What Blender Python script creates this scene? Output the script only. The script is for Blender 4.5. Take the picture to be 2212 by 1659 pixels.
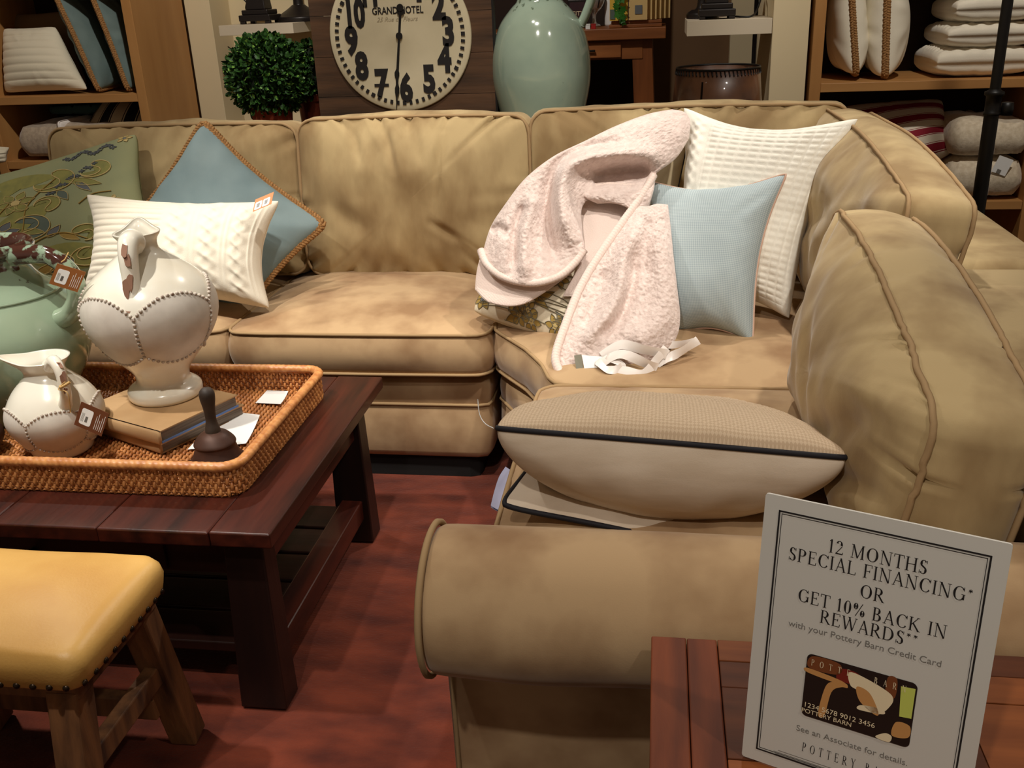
import bpy, bmesh, math, random
import numpy as np
from mathutils import Matrix, Vector
for o in list(bpy.data.objects): bpy.data.objects.remove(o)
SC = bpy.context.scene
COL = SC.collection
random.seed(7)
PI = math.pi
# ------------------------------------------------------------------ camera
FPX, CX, CY, CAMH = 2085.0, 1106.0, 829.5, 1.45
def _cam_axes(p=22.0, r=2.4, y=9.0):
    p, r, y = (math.radians(a) for a in (p, r, y))
    f = np.array([0, math.cos(p), -math.sin(p)]); x = np.array([1.0, 0, 0]); u = np.cross(x, f)
    R = x*math.cos(r) - u*math.sin(r); U = np.cross(R, f)
    Z = np.array([[math.cos(y), -math.sin(y), 0], [math.sin(y), math.cos(y), 0], [0, 0, 1]])
    return Z @ R, Z @ U, Z @ f
CR, CU, CF = _cam_axes()
CAM = np.array([0, 0, CAMH])
cam = bpy.data.cameras.new('camera'); camo = bpy.data.objects.new('camera', cam); COL.objects.link(camo)
cam.sensor_width = 36; cam.lens = FPX/2212*36; cam.clip_start = .02; cam.clip_end = 60
camo.matrix_world = Matrix(((CR[0], CU[0], -CF[0], 0), (CR[1], CU[1], -CF[1], 0), (CR[2], CU[2], -CF[2], CAMH), (0, 0, 0, 1)))
SC.camera = camo
# ------------------------------------------------------------------ world, lamps, exposure
SC.view_settings.view_transform = 'Standard'; SC.view_settings.look = 'None'
SC.view_settings.gamma = 1; SC.view_settings.exposure = 0.40
SC.view_settings.use_curve_mapping = False
W = bpy.data.worlds.new('shop_ambient'); SC.world = W; W.use_nodes = True
W.node_tree.nodes['Background'].inputs[0].default_value = (1.0, .80, .60, 1)
W.node_tree.nodes['Background'].inputs[1].default_value = .12
def spot(loc, aim, watts, deg=50, blend=.6, rad=.045, col=(1, .935, .84)):
    l = bpy.data.lights.new('ceiling_spot', 'SPOT'); l.energy = watts; l.color = col
    l.spot_size = math.radians(deg); l.spot_blend = blend; l.shadow_soft_size = rad
    o = bpy.data.objects.new('ceiling_spot', l); COL.objects.link(o); o.location = loc
    o.rotation_euler = (Vector(aim)-Vector(loc)).to_track_quat('-Z', 'Y').to_euler()
SPOTS = [((-1.9, 1.4, 3.3), (-1.3, 2.1, .6), 195, 42), ((-.5, 1.5, 3.3), (-.8, 3.1, .75), 130, 44),
         ((1.0, 1.7, 3.3), (-.1, 2.9, .7), 140, 46), ((-1.0, .5, 3.3), (-1.25, 1.35, .5), 120, 40),
         ((.4, 3.9, 3.3), (.3, 1.9, .6), 120, 56), ((-2.3, 3.3, 3.3), (-.35, 2.0, .1), 80, 54),
         ((-.6, 2.7, 3.3), (-.9, 3.95, 1.2), 90, 46), ((-1.0, 2.5, 3.3), (-2.35, 4.45, 1.15), 135, 44),
         ((1.0, 2.7, 3.3), (1.1, 4.35, 1.0), 100, 46), ((-.9, 3.0, 3.3), (-.2, 5.4, 1.0), 80, 50),
         ((1.2, .2, 3.3), (.45, 1.5, .75), 60, 50), ((-.5, -.7, 3.3), (.05, 1.5, .6), 95, 36), ((-2.6, 1.9, 3.3), (-1.9, 3.1, .8), 70, 44)]
for a in SPOTS: spot(*a)
# ------------------------------------------------------------------ helpers
def lin(c): return tuple((x/12.92 if x <= .04045 else ((x+.055)/1.055)**2.4) for x in c)
def rgb(r, g, b): return lin((r/255, g/255, b/255)) + (1,)
def at(u, v, y=None, z=None, x=None):
    d = CF + CR*(u-CX)/FPX - CU*(v-CY)/FPX
    k = (y/d[1]) if y is not None else ((z-CAMH)/d[2] if z is not None else x/d[0])
    return CAM + d*k
def nrm(v): v = np.asarray(v, float); return v/np.linalg.norm(v)
_RNG = np.random.RandomState(3)
_TAB = _RNG.rand(64, 64, 64)
def vnoise(P, s=1.0, off=0.0):
    P = np.asarray(P, float)*s + off + 100.0
    i = np.floor(P).astype(int); f = P-i; f = f*f*(3-2*f); r = 0
    for a in (0, 1):
        for b in (0, 1):
            for c in (0, 1):
                w = (f[..., 0] if a else 1-f[..., 0])*(f[..., 1] if b else 1-f[..., 1])*(f[..., 2] if c else 1-f[..., 2])
                r = r + w*_TAB[(i[..., 0]+a) % 64, (i[..., 1]+b) % 64, (i[..., 2]+c) % 64]
    return r*2-1
def sstep(a, b, x): t = np.clip((x-a)/(b-a), 0, 1); return t*t*(3-2*t)
# ---- materials
def mat(name, col, rough=.6, col2=None, nscale=6, ncon=(.35, .65), bump=0, bscale=300, spec=.4, metal=0, sheen=0,
        stretch=None, detail=4, coat=0, trans=0, bdist=.002, wave=None, alpha=1):
    m = bpy.data.materials.new(name); m.use_nodes = True; nt = m.node_tree; N = nt.nodes; L = nt.links
    b = N['Principled BSDF']; b.inputs['Base Color'].default_value = col; b.inputs['Roughness'].default_value = rough
    b.inputs['Specular IOR Level'].default_value = spec; b.inputs['Metallic'].default_value = metal
    if sheen: b.inputs['Sheen Weight'].default_value = sheen; b.inputs['Sheen Roughness'].default_value = .4
    if coat: b.inputs['Coat Weight'].default_value = coat; b.inputs['Coat Roughness'].default_value = .06
    if trans: b.inputs['Transmission Weight'].default_value = trans
    if alpha < 1: b.inputs['Alpha'].default_value = alpha
    tc = N.new('ShaderNodeTexCoord'); src = tc.outputs['Object']
    if stretch:
        mp = N.new('ShaderNodeMapping'); mp.inputs['Scale'].default_value = stretch; L.new(src, mp.inputs[0]); src = mp.outputs[0]
    if col2:
        n = N.new('ShaderNodeTexNoise'); n.inputs['Scale'].default_value = nscale; n.inputs['Detail'].default_value = detail
        L.new(src, n.inputs['Vector']); r = N.new('ShaderNodeValToRGB')
        r.color_ramp.elements[0].position, r.color_ramp.elements[1].position = ncon
        r.color_ramp.elements[0].color = col; r.color_ramp.elements[1].color = col2
        L.new(n.outputs[0], r.inputs[0]); L.new(r.outputs[0], b.inputs['Base Color'])
    if bump:
        if wave:
            n = N.new('ShaderNodeTexWave'); n.inputs['Scale'].default_value = bscale; n.wave_type = 'BANDS'; n.bands_direction = wave
            L.new(tc.outputs['UV'], n.inputs['Vector'])
        else:
            n = N.new('ShaderNodeTexNoise'); n.inputs['Scale'].default_value = bscale; n.inputs['Detail'].default_value = 3
            L.new(src, n.inputs['Vector'])
        bp = N.new('ShaderNodeBump'); bp.inputs['Strength'].default_value = bump; bp.inputs['Distance'].default_value = bdist
        L.new(n.outputs[0 if not wave else 1], bp.inputs['Height']); L.new(bp.outputs[0], b.inputs['Normal'])
    return m
def wood(name, c1, c2, axis='x', rough=.45, scale=14, ratio=14, bump=.25, coat=0, spec=.4):
    st = {'x': (1, ratio, ratio), 'y': (ratio, 1, ratio), 'z': (ratio, ratio, 1)}[axis]
    return mat(name, c1, rough, c2, nscale=scale/6, stretch=st, ncon=(.3, .7), bump=bump, bscale=scale/2, detail=8, coat=coat, spec=spec)
# ---- objects
def org(parent):
    p = np.zeros(3)
    while parent is not None: p = p + np.array(parent.location); parent = parent.parent
    return p
def mk(name, V, F, m, parent=None, smooth=True, uv=None, midx=None):
    V = np.asarray(V, float)
    if parent is None:
        o0 = np.array([(V[:, 0].min()+V[:, 0].max())/2, (V[:, 1].min()+V[:, 1].max())/2, V[:, 2].min()])
    else: o0 = org(parent)
    me = bpy.data.meshes.new(name)
    F = F.tolist() if isinstance(F, np.ndarray) else [list(map(int, f)) for f in F]
    me.from_pydata((V-o0).tolist(), [], F)
    for x in (m if isinstance(m, (list, tuple)) else [m]): me.materials.append(x)
    if smooth: me.polygons.foreach_set('use_smooth', [True]*len(me.polygons))
    if midx is not None: me.polygons.foreach_set('material_index', list(midx))
    if uv is not None:
        ul = me.uv_layers.new(name='UVMap'); idx = np.zeros(len(me.loops), int); me.loops.foreach_get('vertex_index', idx)
        ul.data.foreach_set('uv', np.asarray(uv, float)[idx].ravel())
    o = bpy.data.objects.new(name, me); COL.objects.link(o)
    if parent is not None: o.parent = parent
    else: o.location = o0
    return o
def thing(name, label, cat, loc, group=None, kind=None):
    o = bpy.data.objects.new(name, None); COL.objects.link(o); o.location = tuple(loc); o.empty_display_size = .05
    return tag(o, label, cat, group, kind)
def tag(o, label=None, cat=None, group=None, kind=None):
    if label: o['label'] = label
    if cat: o['category'] = cat
    if group: o['group'] = group
    if kind: o['kind'] = kind
    return o
def copyobj(o, parent, loc, rot=None):
    c = o.copy(); COL.objects.link(c); c.parent = parent; c.location = loc
    if rot is not None: c.rotation_euler = rot
    return c
def gridF(nu, nv, cu=False, cv=False, base=0):
    a = np.arange(nu if cu else nu-1); b = np.arange(nv if cv else nv-1)
    A, B = np.meshgrid(a, b, indexing='ij'); A2 = (A+1) % nu; B2 = (B+1) % nv
    return np.stack([A*nv+B, A2*nv+B, A2*nv+B2, A*nv+B2], -1).reshape(-1, 4)+base
def join(parts):
    V = []; F = []; n = 0
    for v, f in parts:
        V.append(np.asarray(v, float)); F += [[int(i)+n for i in q] for q in f]; n += len(v)
    return np.concatenate(V), F
def tubeVF(P, r, ns=8, closed=False, cap=True):
    P = np.asarray(P, float); n = len(P); r = np.broadcast_to(np.asarray(r, float), (n,))
    T = (np.roll(P, -1, 0)-np.roll(P, 1, 0)) if closed else np.gradient(P, axis=0)
    T = T/np.maximum(np.linalg.norm(T, axis=1), 1e-9)[:, None]
    a = np.cross(T[0], [0, 0, 1.0]); a = np.cross(T[0], [0, 1.0, 0]) if np.linalg.norm(a) < .1 else a; a = nrm(a)
    A = np.zeros((n, 3))
    for i in range(n):
        a = a-T[i]*(a@T[i]); a = a/max(np.linalg.norm(a), 1e-9); A[i] = a
    B = np.cross(T, A); th = np.linspace(0, 2*PI, ns, endpoint=False)
    V = P[:, None]+r[:, None, None]*(np.cos(th)[None, :, None]*A[:, None]+np.sin(th)[None, :, None]*B[:, None])
    F = gridF(n, ns, closed, True).tolist()
    if not closed and cap: F += [list(range(ns))[::-1], [(n-1)*ns+i for i in range(ns)]]
    return V.reshape(-1, 3), F
def spline(P, n=40, closed=False):
    P = np.asarray(P, float); m = len(P); out = []
    segs = m if closed else m-1; t = np.linspace(0, segs, n, endpoint=not closed)
    for x in t:
        i = min(int(x), segs-1); f = x-i
        g = (lambda k: P[k % m]) if closed else (lambda k: P[min(max(k, 0), m-1)])
        p0, p1, p2, p3 = g(i-1), g(i), g(i+1), g(i+2)
        out.append(.5*((2*p1)+(-p0+p2)*f+(2*p0-5*p1+4*p2-p3)*f*f+(-p0+3*p1-3*p2+p3)*f**3))
    return np.array(out)
def lathe(prof, c, n=48, deform=None):
    prof = np.asarray(prof, float); th = np.linspace(0, 2*PI, n, endpoint=False)
    V = np.stack([prof[:, 0, None]*np.cos(th), prof[:, 0, None]*np.sin(th), prof[:, 1, None]+0*th], -1)
    if deform: V = deform(V, th)
    return V.reshape(-1, 3)+np.asarray(c, float), gridF(len(prof), n, False, True)
def boxVF(x0, x1, y0, y1, z0, z1, bev=.004, seg=2, M=None):
    bm = bmesh.new(); bmesh.ops.create_cube(bm, size=1)
    for v in bm.verts: v.co = ((x0+x1)/2+v.co.x*(x1-x0), (y0+y1)/2+v.co.y*(y1-y0), (z0+z1)/2+v.co.z*(z1-z0))
    if bev: bmesh.ops.bevel(bm, geom=bm.edges[:], offset=bev, segments=seg, profile=.5, affect='EDGES')
    bm.verts.index_update(); V = np.array([v.co[:] for v in bm.verts]); F = [[v.index for v in f.verts] for f in bm.faces]; bm.free()
    if M is not None: V = V@np.asarray(M)[:3, :3].T+np.asarray(M)[:3, 3]
    return V, F
def box(name, x0, x1, y0, y1, z0, z1, m, parent=None, bev=.004, seg=2):
    V, F = boxVF(x0, x1, y0, y1, z0, z1, bev, seg); return mk(name, V, F, m, parent, smooth=False)
def beamVF(p0, p1, w, d, up=(0, 1, 0), bev=.004, w1=None, d1=None):
    p0, p1 = np.array(p0, float), np.array(p1, float); L = np.linalg.norm(p1-p0); z = (p1-p0)/L
    x = nrm(np.cross(up, z)); y = np.cross(z, x); V, F = boxVF(-.5, .5, -.5, .5, 0, 1, 0)
    f = V[:, 2]; V2 = V.copy(); V2[:, 0] *= w+(((w1 or w)-w)*f); V2[:, 1] *= d+(((d1 or d)-d)*f); V2[:, 2] *= L
    bm = bmesh.new(); vs = [bm.verts.new(v) for v in V2]; [bm.faces.new([vs[i] for i in q]) for q in F]
    if bev: bmesh.ops.bevel(bm, geom=bm.edges[:], offset=bev, segments=2, profile=.5, affect='EDGES')
    bm.verts.index_update(); V = np.array([v.co[:] for v in bm.verts]); F = [[v.index for v in q.verts] for q in bm.faces]; bm.free()
    return V@np.array([x, y, z])+p0, F
def beam(name, p0, p1, w, d, m, parent, **k): V, F = beamVF(p0, p1, w, d, **k); return mk(name, V, F, m, parent, smooth=False)
def prismVF(poly, O, ex, ey, ez, t):
    poly = np.asarray(poly, float); n = len(poly); O, ex, ey, ez = (np.asarray(a, float) for a in (O, ex, ey, ez))
    a = O+poly[:, :1]*ex+poly[:, 1:]*ey
    V = np.concatenate([a, a+ez*t]); F = [list(range(n))[::-1], list(range(n, 2*n))]+[[i, (i+1) % n, n+(i+1) % n, n+i] for i in range(n)]
    return V, F
def rrect(w, h, rad, n=160, bow=0.0):
    pts = []
    for cx, cy, a0 in ((w/2-rad, h/2-rad, 0), (-w/2+rad, h/2-rad, 90), (-w/2+rad, -h/2+rad, 180), (w/2-rad, -h/2+rad, 270)):
        for k in range(9): a = math.radians(a0+k*90/8); pts.append((cx+rad*math.cos(a), cy+rad*math.sin(a)))
    P = resample(np.array(pts), n)
    if bow: P = P*(1+bow*np.stack([1-(2*P[:, 1]/h)**2, 1-(2*P[:, 0]/w)**2], 1))
    return P
def resample(P, n, closed=True):
    P = np.asarray(P, float); Q = np.concatenate([P, P[:1]]) if closed else P
    d = np.concatenate([[0], np.cumsum(np.linalg.norm(np.diff(Q, axis=0), axis=1))]); t = np.linspace(0, d[-1], n, endpoint=not closed)
    return np.stack([np.interp(t, d, Q[:, k]) for k in range(Q.shape[1])], 1)
def text(name, body, size, m, parent, O, ex, ey, xs=1.0, bold=0.0, align='CENTER', shear=0, space=1.0):
    c = bpy.data.curves.new(name, 'FONT'); c.body = body; c.size = size; c.align_x = align; c.offset = bold; c.shear = shear
    c.space_character = space; c.resolution_u = 3
    o = bpy.data.objects.new(name, c); COL.objects.link(o); bpy.context.view_layer.update()
    me = bpy.data.meshes.new_from_object(o.evaluated_get(bpy.context.evaluated_depsgraph_get()))
    V = np.array([v.co[:] for v in me.vertices]); F = [list(p.vertices) for p in me.polygons]
    bpy.data.objects.remove(o); bpy.data.meshes.remove(me); bpy.data.curves.remove(c)
    O, ex, ey = (np.asarray(a, float) for a in (O, ex, ey))
    W3 = O+V[:, :1]*xs*ex+V[:, 1:2]*ey
    return mk(name, W3, F, m, parent, smooth=False)
# ---- cushions
def cushion(name, outline, t, cf, cb, O, ex, ey, ez, m, parent, pipe=None, puck=26, pamp=.010, seed=1, deform=None, bulge=.018,
            nr=26, lump=.010, pow_=2.6, pr=.0055, creases=()):
    rs = np.random.RandomState(seed); out = np.asarray(outline, float); N = len(out); c = out.mean(0)
    O, ex, ey, ez = (np.asarray(a, float) for a in (O, ex, ey, ez)); phi = np.arange(N)/N
    pk = [(rs.rand(), pamp*(.3+rs.rand()), .005+.010*rs.rand(), .05+.16*rs.rand()**2) for _ in range(puck)]
    def pucker(r):
        d = np.zeros(N)
        for p, a, w, reach in pk:
            x = (np.abs(((phi-p+.5) % 1)-.5))/(w*(.7+2.2*(1-r))); d += -a*(1-1.6*x*x)*np.exp(-x*x)*math.exp(-(1-r)/reach)
        return d
    rr = np.concatenate([np.linspace(.03, .7, nr//2), np.linspace(.7, 1, nr-nr//2+1)[1:]])
    loops = []
    def face(sg, crown, mul):
        L = []
        for r in rr:
            p = c+(out-c)*r; h = t/2+crown*(1-r**pow_)+pucker(r)*mul*(1 if crown else .4)
            P3 = np.concatenate([p, np.full((N, 1), 0.0)], 1)
            h = h+lump*(vnoise(P3, 5, seed*3.1+sg)+.5*vnoise(P3, 12, seed)+.22*vnoise(P3*np.array([1, .5, 1]), 30, seed+.7))*(1-r**6)
            if sg > 0:
                for (x0, y0, x1, y1, w, a) in creases:
                    dx, dy = x1-x0, y1-y0; L2 = dx*dx+dy*dy
                    u = np.clip(((p[:, 0]-x0)*dx+(p[:, 1]-y0)*dy)/L2, 0, 1)
                    dd = np.hypot(p[:, 0]-x0-u*dx, p[:, 1]-y0-u*dy); h = h-a*(1-1.2*(dd/w)**2)*np.exp(-(dd/w)**2)*np.sin(PI*np.clip(u, .03, .97))**.5
            L.append((p, sg*h))
        return L
    f = face(1, cf, 1); b = face(-1, cb, .6); loops += f
    he, hb = f[-1][1], b[-1][1]; nd = out-c; nd = nd/np.linalg.norm(nd, axis=1)[:, None]
    for k in range(1, 8):
        q = k/8; bl = bulge*math.sin(PI*q)+.4*pamp*np.sin(PI*q)*vnoise(np.concatenate([out, np.full((N, 1), q*.3)], 1), 14, seed)
        loops.append((out+nd*np.reshape(bl*np.ones(N), (N, 1)), he*(1-q)+hb*q))
    loops += b[::-1]
    A = np.array([np.concatenate([p, h[:, None]], 1) for p, h in loops])
    cen = [np.array([[c[0], c[1], A[0][:, 2].mean()]]), np.array([[c[0], c[1], A[-1][:, 2].mean()]])]
    def tow(Q):
        V = O+Q[:, :1]*ex+Q[:, 1:2]*ey+Q[:, 2:3]*ez
        return deform(V) if deform else V
    nl = len(loops); V = tow(np.concatenate([A.reshape(-1, 3)]+cen)); F = gridF(nl, N, False, True).tolist()
    F += [[nl*N, i, (i+1) % N] for i in range(N)]+[[nl*N+1, (nl-1)*N+(i+1) % N, (nl-1)*N+i] for i in range(N)]
    if np.dot(np.cross(ex, ey), ez) > 0: F = [q[::-1] for q in F]
    o = mk(name, V, F, m, parent)
    if pipe:
        for lp in (nr-1, nr-1+8):
            Q = A[lp].copy(); Q[:, :2] += nd*.004; Q[:, 2] = np.mean([np.roll(Q[:, 2], k_) for k_ in (-2, -1, 0, 1, 2)], 0)
            v, f2 = tubeVF(tow(Q), pr, 6, closed=True); mk('piping', v, f2, pipe, o)
    return o
def pillowsurf(C, Tf, Tb, k=.10, n=70, disp=None, seed=1, wr=.006, sag=.15, ex_=.46, front=None, bend=0.0):
    C = [np.asarray(c, float) for c in C]; TL, TR, BR, BL = C
    nn = nrm(np.cross(TR-TL, BL-TL)+np.cross(BR-BL, BR-TR)); cen = sum(C)/4
    if front is None: front = CAM-cen
    if nn @ np.asarray(front, float) < 0: nn = -nn
    wid = (np.linalg.norm(TR-TL)+np.linalg.norm(BR-BL))/2; hei = (np.linalg.norm(BL-TL)+np.linalg.norm(BR-TR))/2
    def base(s, t):
        cr_ = 1.025-.05*(s*s*t*t)**4; s2 = s*(1-k*(1-t*t)*s*s)*cr_; t2 = t*(1-k*(1-s*s)*t*t)*cr_
        a = (1+s2)/2; b = (1+t2)/2; a = a[..., None]; b = b[..., None]
        return TL*(1-a)*(1-b)+TR*a*(1-b)+BR*a*b+BL*(1-a)*b+nn*(bend*((s2*s2)-.5))[..., None]
    def hgt(s, t, T, sd):
        e = np.clip((1-s*s)*(1-t*t), 0, 1); h = T*e**ex_*(1+sag*t)
        P = np.stack([s*wid*.5, t*hei*.5, np.full_like(s, sd)], -1)
        edge = (1-e)**2
        th = np.arctan2(t, s)
        Q = np.stack([np.cos(th)*2.2, np.sin(th)*2.2, .5*np.hypot(s, t)+sd], -1)
        return h+wr*(e**.3)*(.8*vnoise(P, 7, sd)+1.6*edge*vnoise(Q, 2.6, sd*1.7))
    def surf(s, t, off=0.0):
        s = np.asarray(s, float); t = np.asarray(t, float); h = hgt(s, t, Tf, seed)
        if disp is not None: h = h+disp(s*wid*.5, t*hei*.5, s, t)*np.clip((1-s*s)*(1-t*t)*6, 0, 1)
        return base(s, t)+nn*(h+off)[..., None]
    def back(s, t): return base(s, t)-nn*hgt(s, t, Tb, seed+5)[..., None]
    a = np.sin(np.linspace(-PI/2, PI/2, n)); S, Tt = np.meshgrid(a, a, indexing='ij')
    Vf = surf(S, Tt).reshape(-1, 3); Vb = back(S, Tt).reshape(-1, 3)
    F = gridF(n, n); Fb = gridF(n, n)[:, ::-1]+n*n
    per = [i*n for i in range(n)]+[(n-1)*n+j for j in range(1, n)]+[i*n+n-1 for i in range(n-2, -1, -1)]+[j for j in range(n-2, 0, -1)]
    side = [[per[i], per[(i+1) % len(per)], per[(i+1) % len(per)]+n*n, per[i]+n*n] for i in range(len(per))]
    uv = np.stack([(S.reshape(-1))*wid*.5, Tt.reshape(-1)*hei*.5], 1)
    e = np.linspace(-1, 1, 40); o1 = np.ones(40)
    edge = np.concatenate([base(e, -o1)[:-1], base(o1, e)[:-1], base(-e, o1)[:-1], base(-o1, -e)[:-1]])
    return dict(V=np.concatenate([Vf, Vb]), F=F.tolist()+Fb.tolist()+side, uv=np.concatenate([uv, uv]), surf=surf, nn=nn, edge=edge, w=wid, h=hei, cen=cen, n=n)
def pillow(name, label, C, Tf, Tb, m, pipe=None, pr=.004, group=None, mback=None, root=True, **kw):
    D = pillowsurf(C, Tf, Tb, **kw); V = D['V']
    lo = np.array([D['cen'][0], D['cen'][1], V[:, 2].min()])
    r = thing(name, label, 'pillow', lo, group)
    mi = None; ms = m
    if mback: nf = (D['n']-1)**2; ms = [m, mback]; mi = [0]*nf+[1]*(len(D['F'])-nf)
    D['cover'] = mk('cover', V, D['F'], ms, r, uv=D['uv'], midx=mi)
    if pipe:
        v, f = tubeVF(D['edge'], pr, 8, closed=True); mk('piping', v, f, pipe, r)
    D['root'] = r
    return D
def braid(name, P, r, m, parent, closed=True):
    """plaited jute trim: three strands that weave around the edge"""
    P = resample(P, int(np.linalg.norm(np.diff(P, axis=0), axis=1).sum()/.004), closed); n = len(P)
    T = np.gradient(P, axis=0); T /= np.linalg.norm(T, axis=1)[:, None]
    a = np.cross(T, nrm(CAM-P.mean(0))); a /= np.linalg.norm(a, axis=1)[:, None]; b = np.cross(T, a); parts = []
    for k in range(3):
        ph = np.arange(n)*.004/.030*2*PI+k*2*PI/3
        parts.append(tubeVF(P+a*(r*.75*np.sin(ph))[:, None]+b*(r*.4*np.sin(2*ph))[:, None], r*.52, 6, closed))
    v, f = join(parts); return mk(name, v, f, m, parent)
def fanpatch(surf, poly, off=.0015, rings=4):
    poly = np.asarray(poly, float); c = poly.mean(0); n = len(poly); V = [surf(c[0], c[1], off)[None]]; F = []
    for k in range(1, rings+1): q = np.clip(c+(poly-c)*k/rings, -.985, .985); V.append(surf(q[:, 0], q[:, 1], off))
    F += [[0, 1+i, 1+(i+1) % n] for i in range(n)]
    for k in range(rings-1): F += [[1+k*n+i, 1+(k+1)*n+i, 1+(k+1)*n+(i+1) % n, 1+k*n+(i+1) % n] for i in range(n)]
    return np.concatenate(V), F
def stitch(surf, line, r=.0016, off=.0015):
    q = np.clip(np.asarray(line, float), -.985, .985); return tubeVF(surf(q[:, 0], q[:, 1], off), r, 5)
def leafpoly(x, y, ang, L, w, n=12):
    t = np.linspace(0, 1, n); a = np.stack([t*L, w*np.sin(PI*t**.8)], 1); b = np.stack([t[::-1]*L, -w*np.sin(PI*t[::-1]**.8)], 1)[1:-1]
    P = np.concatenate([a, b]); c, s = math.cos(ang), math.sin(ang); return np.stack([x+P[:, 0]*c-P[:, 1]*s, y+P[:, 0]*s+P[:, 1]*c], 1)
def paisley(x, y, ang, L, flip=1, n=40, fat=.19):
    t = np.linspace(0, 1, n); th = t*4.6; rad = .5*L*(1-.72*t)
    sx = np.cumsum(np.cos(th)*L/n*(1-.45*t)*2.3); sy = flip*np.cumsum(np.sin(th)*L/n*(1-.45*t)*1.9)
    w = L*fat*np.sin(PI*np.clip(t, 0, 1)**.45)*(1-t*.75)
    tx, ty = np.gradient(sx), np.gradient(sy); l = np.hypot(tx, ty); nx, ny = -ty/l, tx/l
    P = np.concatenate([np.stack([sx+nx*w, sy+ny*w], 1), np.stack([sx-nx*w, sy-ny*w], 1)[::-1]])
    c, s = math.cos(ang), math.sin(ang); P = np.stack([x+P[:, 0]*c-P[:, 1]*s, y+P[:, 0]*s+P[:, 1]*c], 1)
    return P
def embro(D, items, parent):
    """items: (kind, material index, data); printed and stitched motifs that follow the pillow"""
    Vs = []; Fs = []; mi = []; n = 0
    for kind, k, d in items:
        v, f = fanpatch(D['surf'], d[0], d[1]) if kind == 'fill' else stitch(D['surf'], d[0], d[1], .0022)
        Vs.append(v); Fs += [[int(i)+n for i in q] for q in f]; mi += [k]*len(f); n += len(v)
    return np.concatenate(Vs), Fs, mi
# ------------------------------------------------------------------ materials
M = {}
M['suede'] = mat('tan_suede', rgb(184, 154, 117), .85, rgb(146, 114, 82), nscale=6, ncon=(.40, .66), bump=.10, bscale=420, sheen=.25, spec=.15)
M['suede2'] = mat('tan_suede_back', rgb(183, 160, 118), .85, rgb(145, 120, 84), nscale=7, ncon=(.40, .66), bump=.10, bscale=420, sheen=.25, spec=.15, stretch=(1, 1, .45))
M['pipe'] = mat('tan_suede_piping', rgb(162, 134, 98), .85, spec=.15)
M['black'] = mat('black_iron', rgb(22, 20, 19), .45, spec=.4)
M['shade_and_seam'] = mat('black_shade_and_seam', rgb(16, 13, 12), .95)  # black for the painted shade under the sofa and for the wall seam
M['floor'] = mat('dark_wood_floor', rgb(84, 42, 24), .4, rgb(54, 26, 16), nscale=3, stretch=(1, 8, 1), spec=.4)
M['rug'] = mat('rust_hide', rgb(112, 48, 28), .8, rgb(66, 23, 14), nscale=5, ncon=(.32, .70), bump=.5, bscale=90, sheen=.3, stretch=(1, 2.2, 1), spec=.2, bdist=.004)
M['cream'] = mat('cream_paint', rgb(226, 208, 170), .7, spec=.3)
M['white_lam'] = mat('white_laminate', rgb(214, 200, 176), .5, spec=.4)
M['brownwall'] = mat('brown_wall', rgb(132, 100, 70), .8, rgb(118, 88, 60), nscale=2)
M['maple'] = wood('maple_veneer', rgb(190, 140, 84), rgb(170, 120, 68), 'z', .45, scale=10, ratio=6, bump=.05)
M['darkback'] = mat('dark_shelf_back', rgb(48, 32, 24), .8)
M['mahog'] = wood('mahogany_y', rgb(74, 29, 18), rgb(33, 12, 9), 'y', .36, scale=16, ratio=10, bump=.2, coat=.15)
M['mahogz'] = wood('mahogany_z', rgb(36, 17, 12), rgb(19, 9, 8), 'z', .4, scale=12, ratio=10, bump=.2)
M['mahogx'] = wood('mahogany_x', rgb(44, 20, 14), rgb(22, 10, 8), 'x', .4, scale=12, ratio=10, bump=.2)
M['pineleg'] = wood('weathered_pine', rgb(138, 92, 54), rgb(60, 36, 22), 'z', .75, scale=22, ratio=7, bump=.8)
M['rattan'] = mat('honey_rattan', rgb(200, 136, 78), .42, rgb(156, 94, 48), nscale=30, spec=.5)
M['rim'] = mat('rattan_rim', rgb(212, 150, 90), .4, rgb(176, 110, 58), nscale=60, spec=.5)
M['leather'] = mat('mustard_leather', rgb(210, 166, 92), .45, rgb(194, 146, 74), nscale=5, bump=.15, bscale=200, spec=.45)
M['nail'] = mat('bronze_nail', rgb(52, 40, 30), .35, metal=.8)
M['whiteglz'] = mat('white_glaze', rgb(244, 240, 226), .22, rgb(232, 222, 200), nscale=7, ncon=(.45, .75), spec=.5, coat=.4)
M['panel'] = mat('grey_bisque', rgb(222, 216, 206), .55, rgb(200, 192, 182), nscale=16, ncon=(.35, .75))
M['bead'] = mat('pewter_bead', rgb(206, 196, 184), .45, rgb(130, 100, 84), nscale=120, ncon=(.5, .7))
M['chip'] = mat('chipped_clay', rgb(150, 112, 92), .8)
M['kraft'] = mat('kraft_paper', rgb(186, 152, 110), .75, rgb(172, 136, 94), nscale=9)
M['pages'] = mat('grey_pages', rgb(134, 122, 108), .8, rgb(100, 90, 80), nscale=4, stretch=(1, 1, 120))
M['bluebd'] = mat('blue_board', rgb(86, 116, 170), .6)
M['paper'] = mat('white_paper', rgb(240, 240, 238), .7)
M['bell'] = mat('rusted_iron', rgb(78, 50, 38), .55, rgb(58, 36, 28), nscale=18, spec=.4, metal=.2)
M['bellh'] = mat('dark_handle', rgb(66, 54, 44), .6, rgb(46, 36, 30), nscale=20)
M['tagbrown'] = mat('brown_card', rgb(150, 92, 44), .6)
M['tagdark'] = mat('dark_brown_card', rgb(104, 58, 32), .6)
M['twine'] = mat('jute_twine', rgb(200, 164, 104), .8)
M['ink'] = mat('black_ink', rgb(28, 24, 24), .6)
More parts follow.
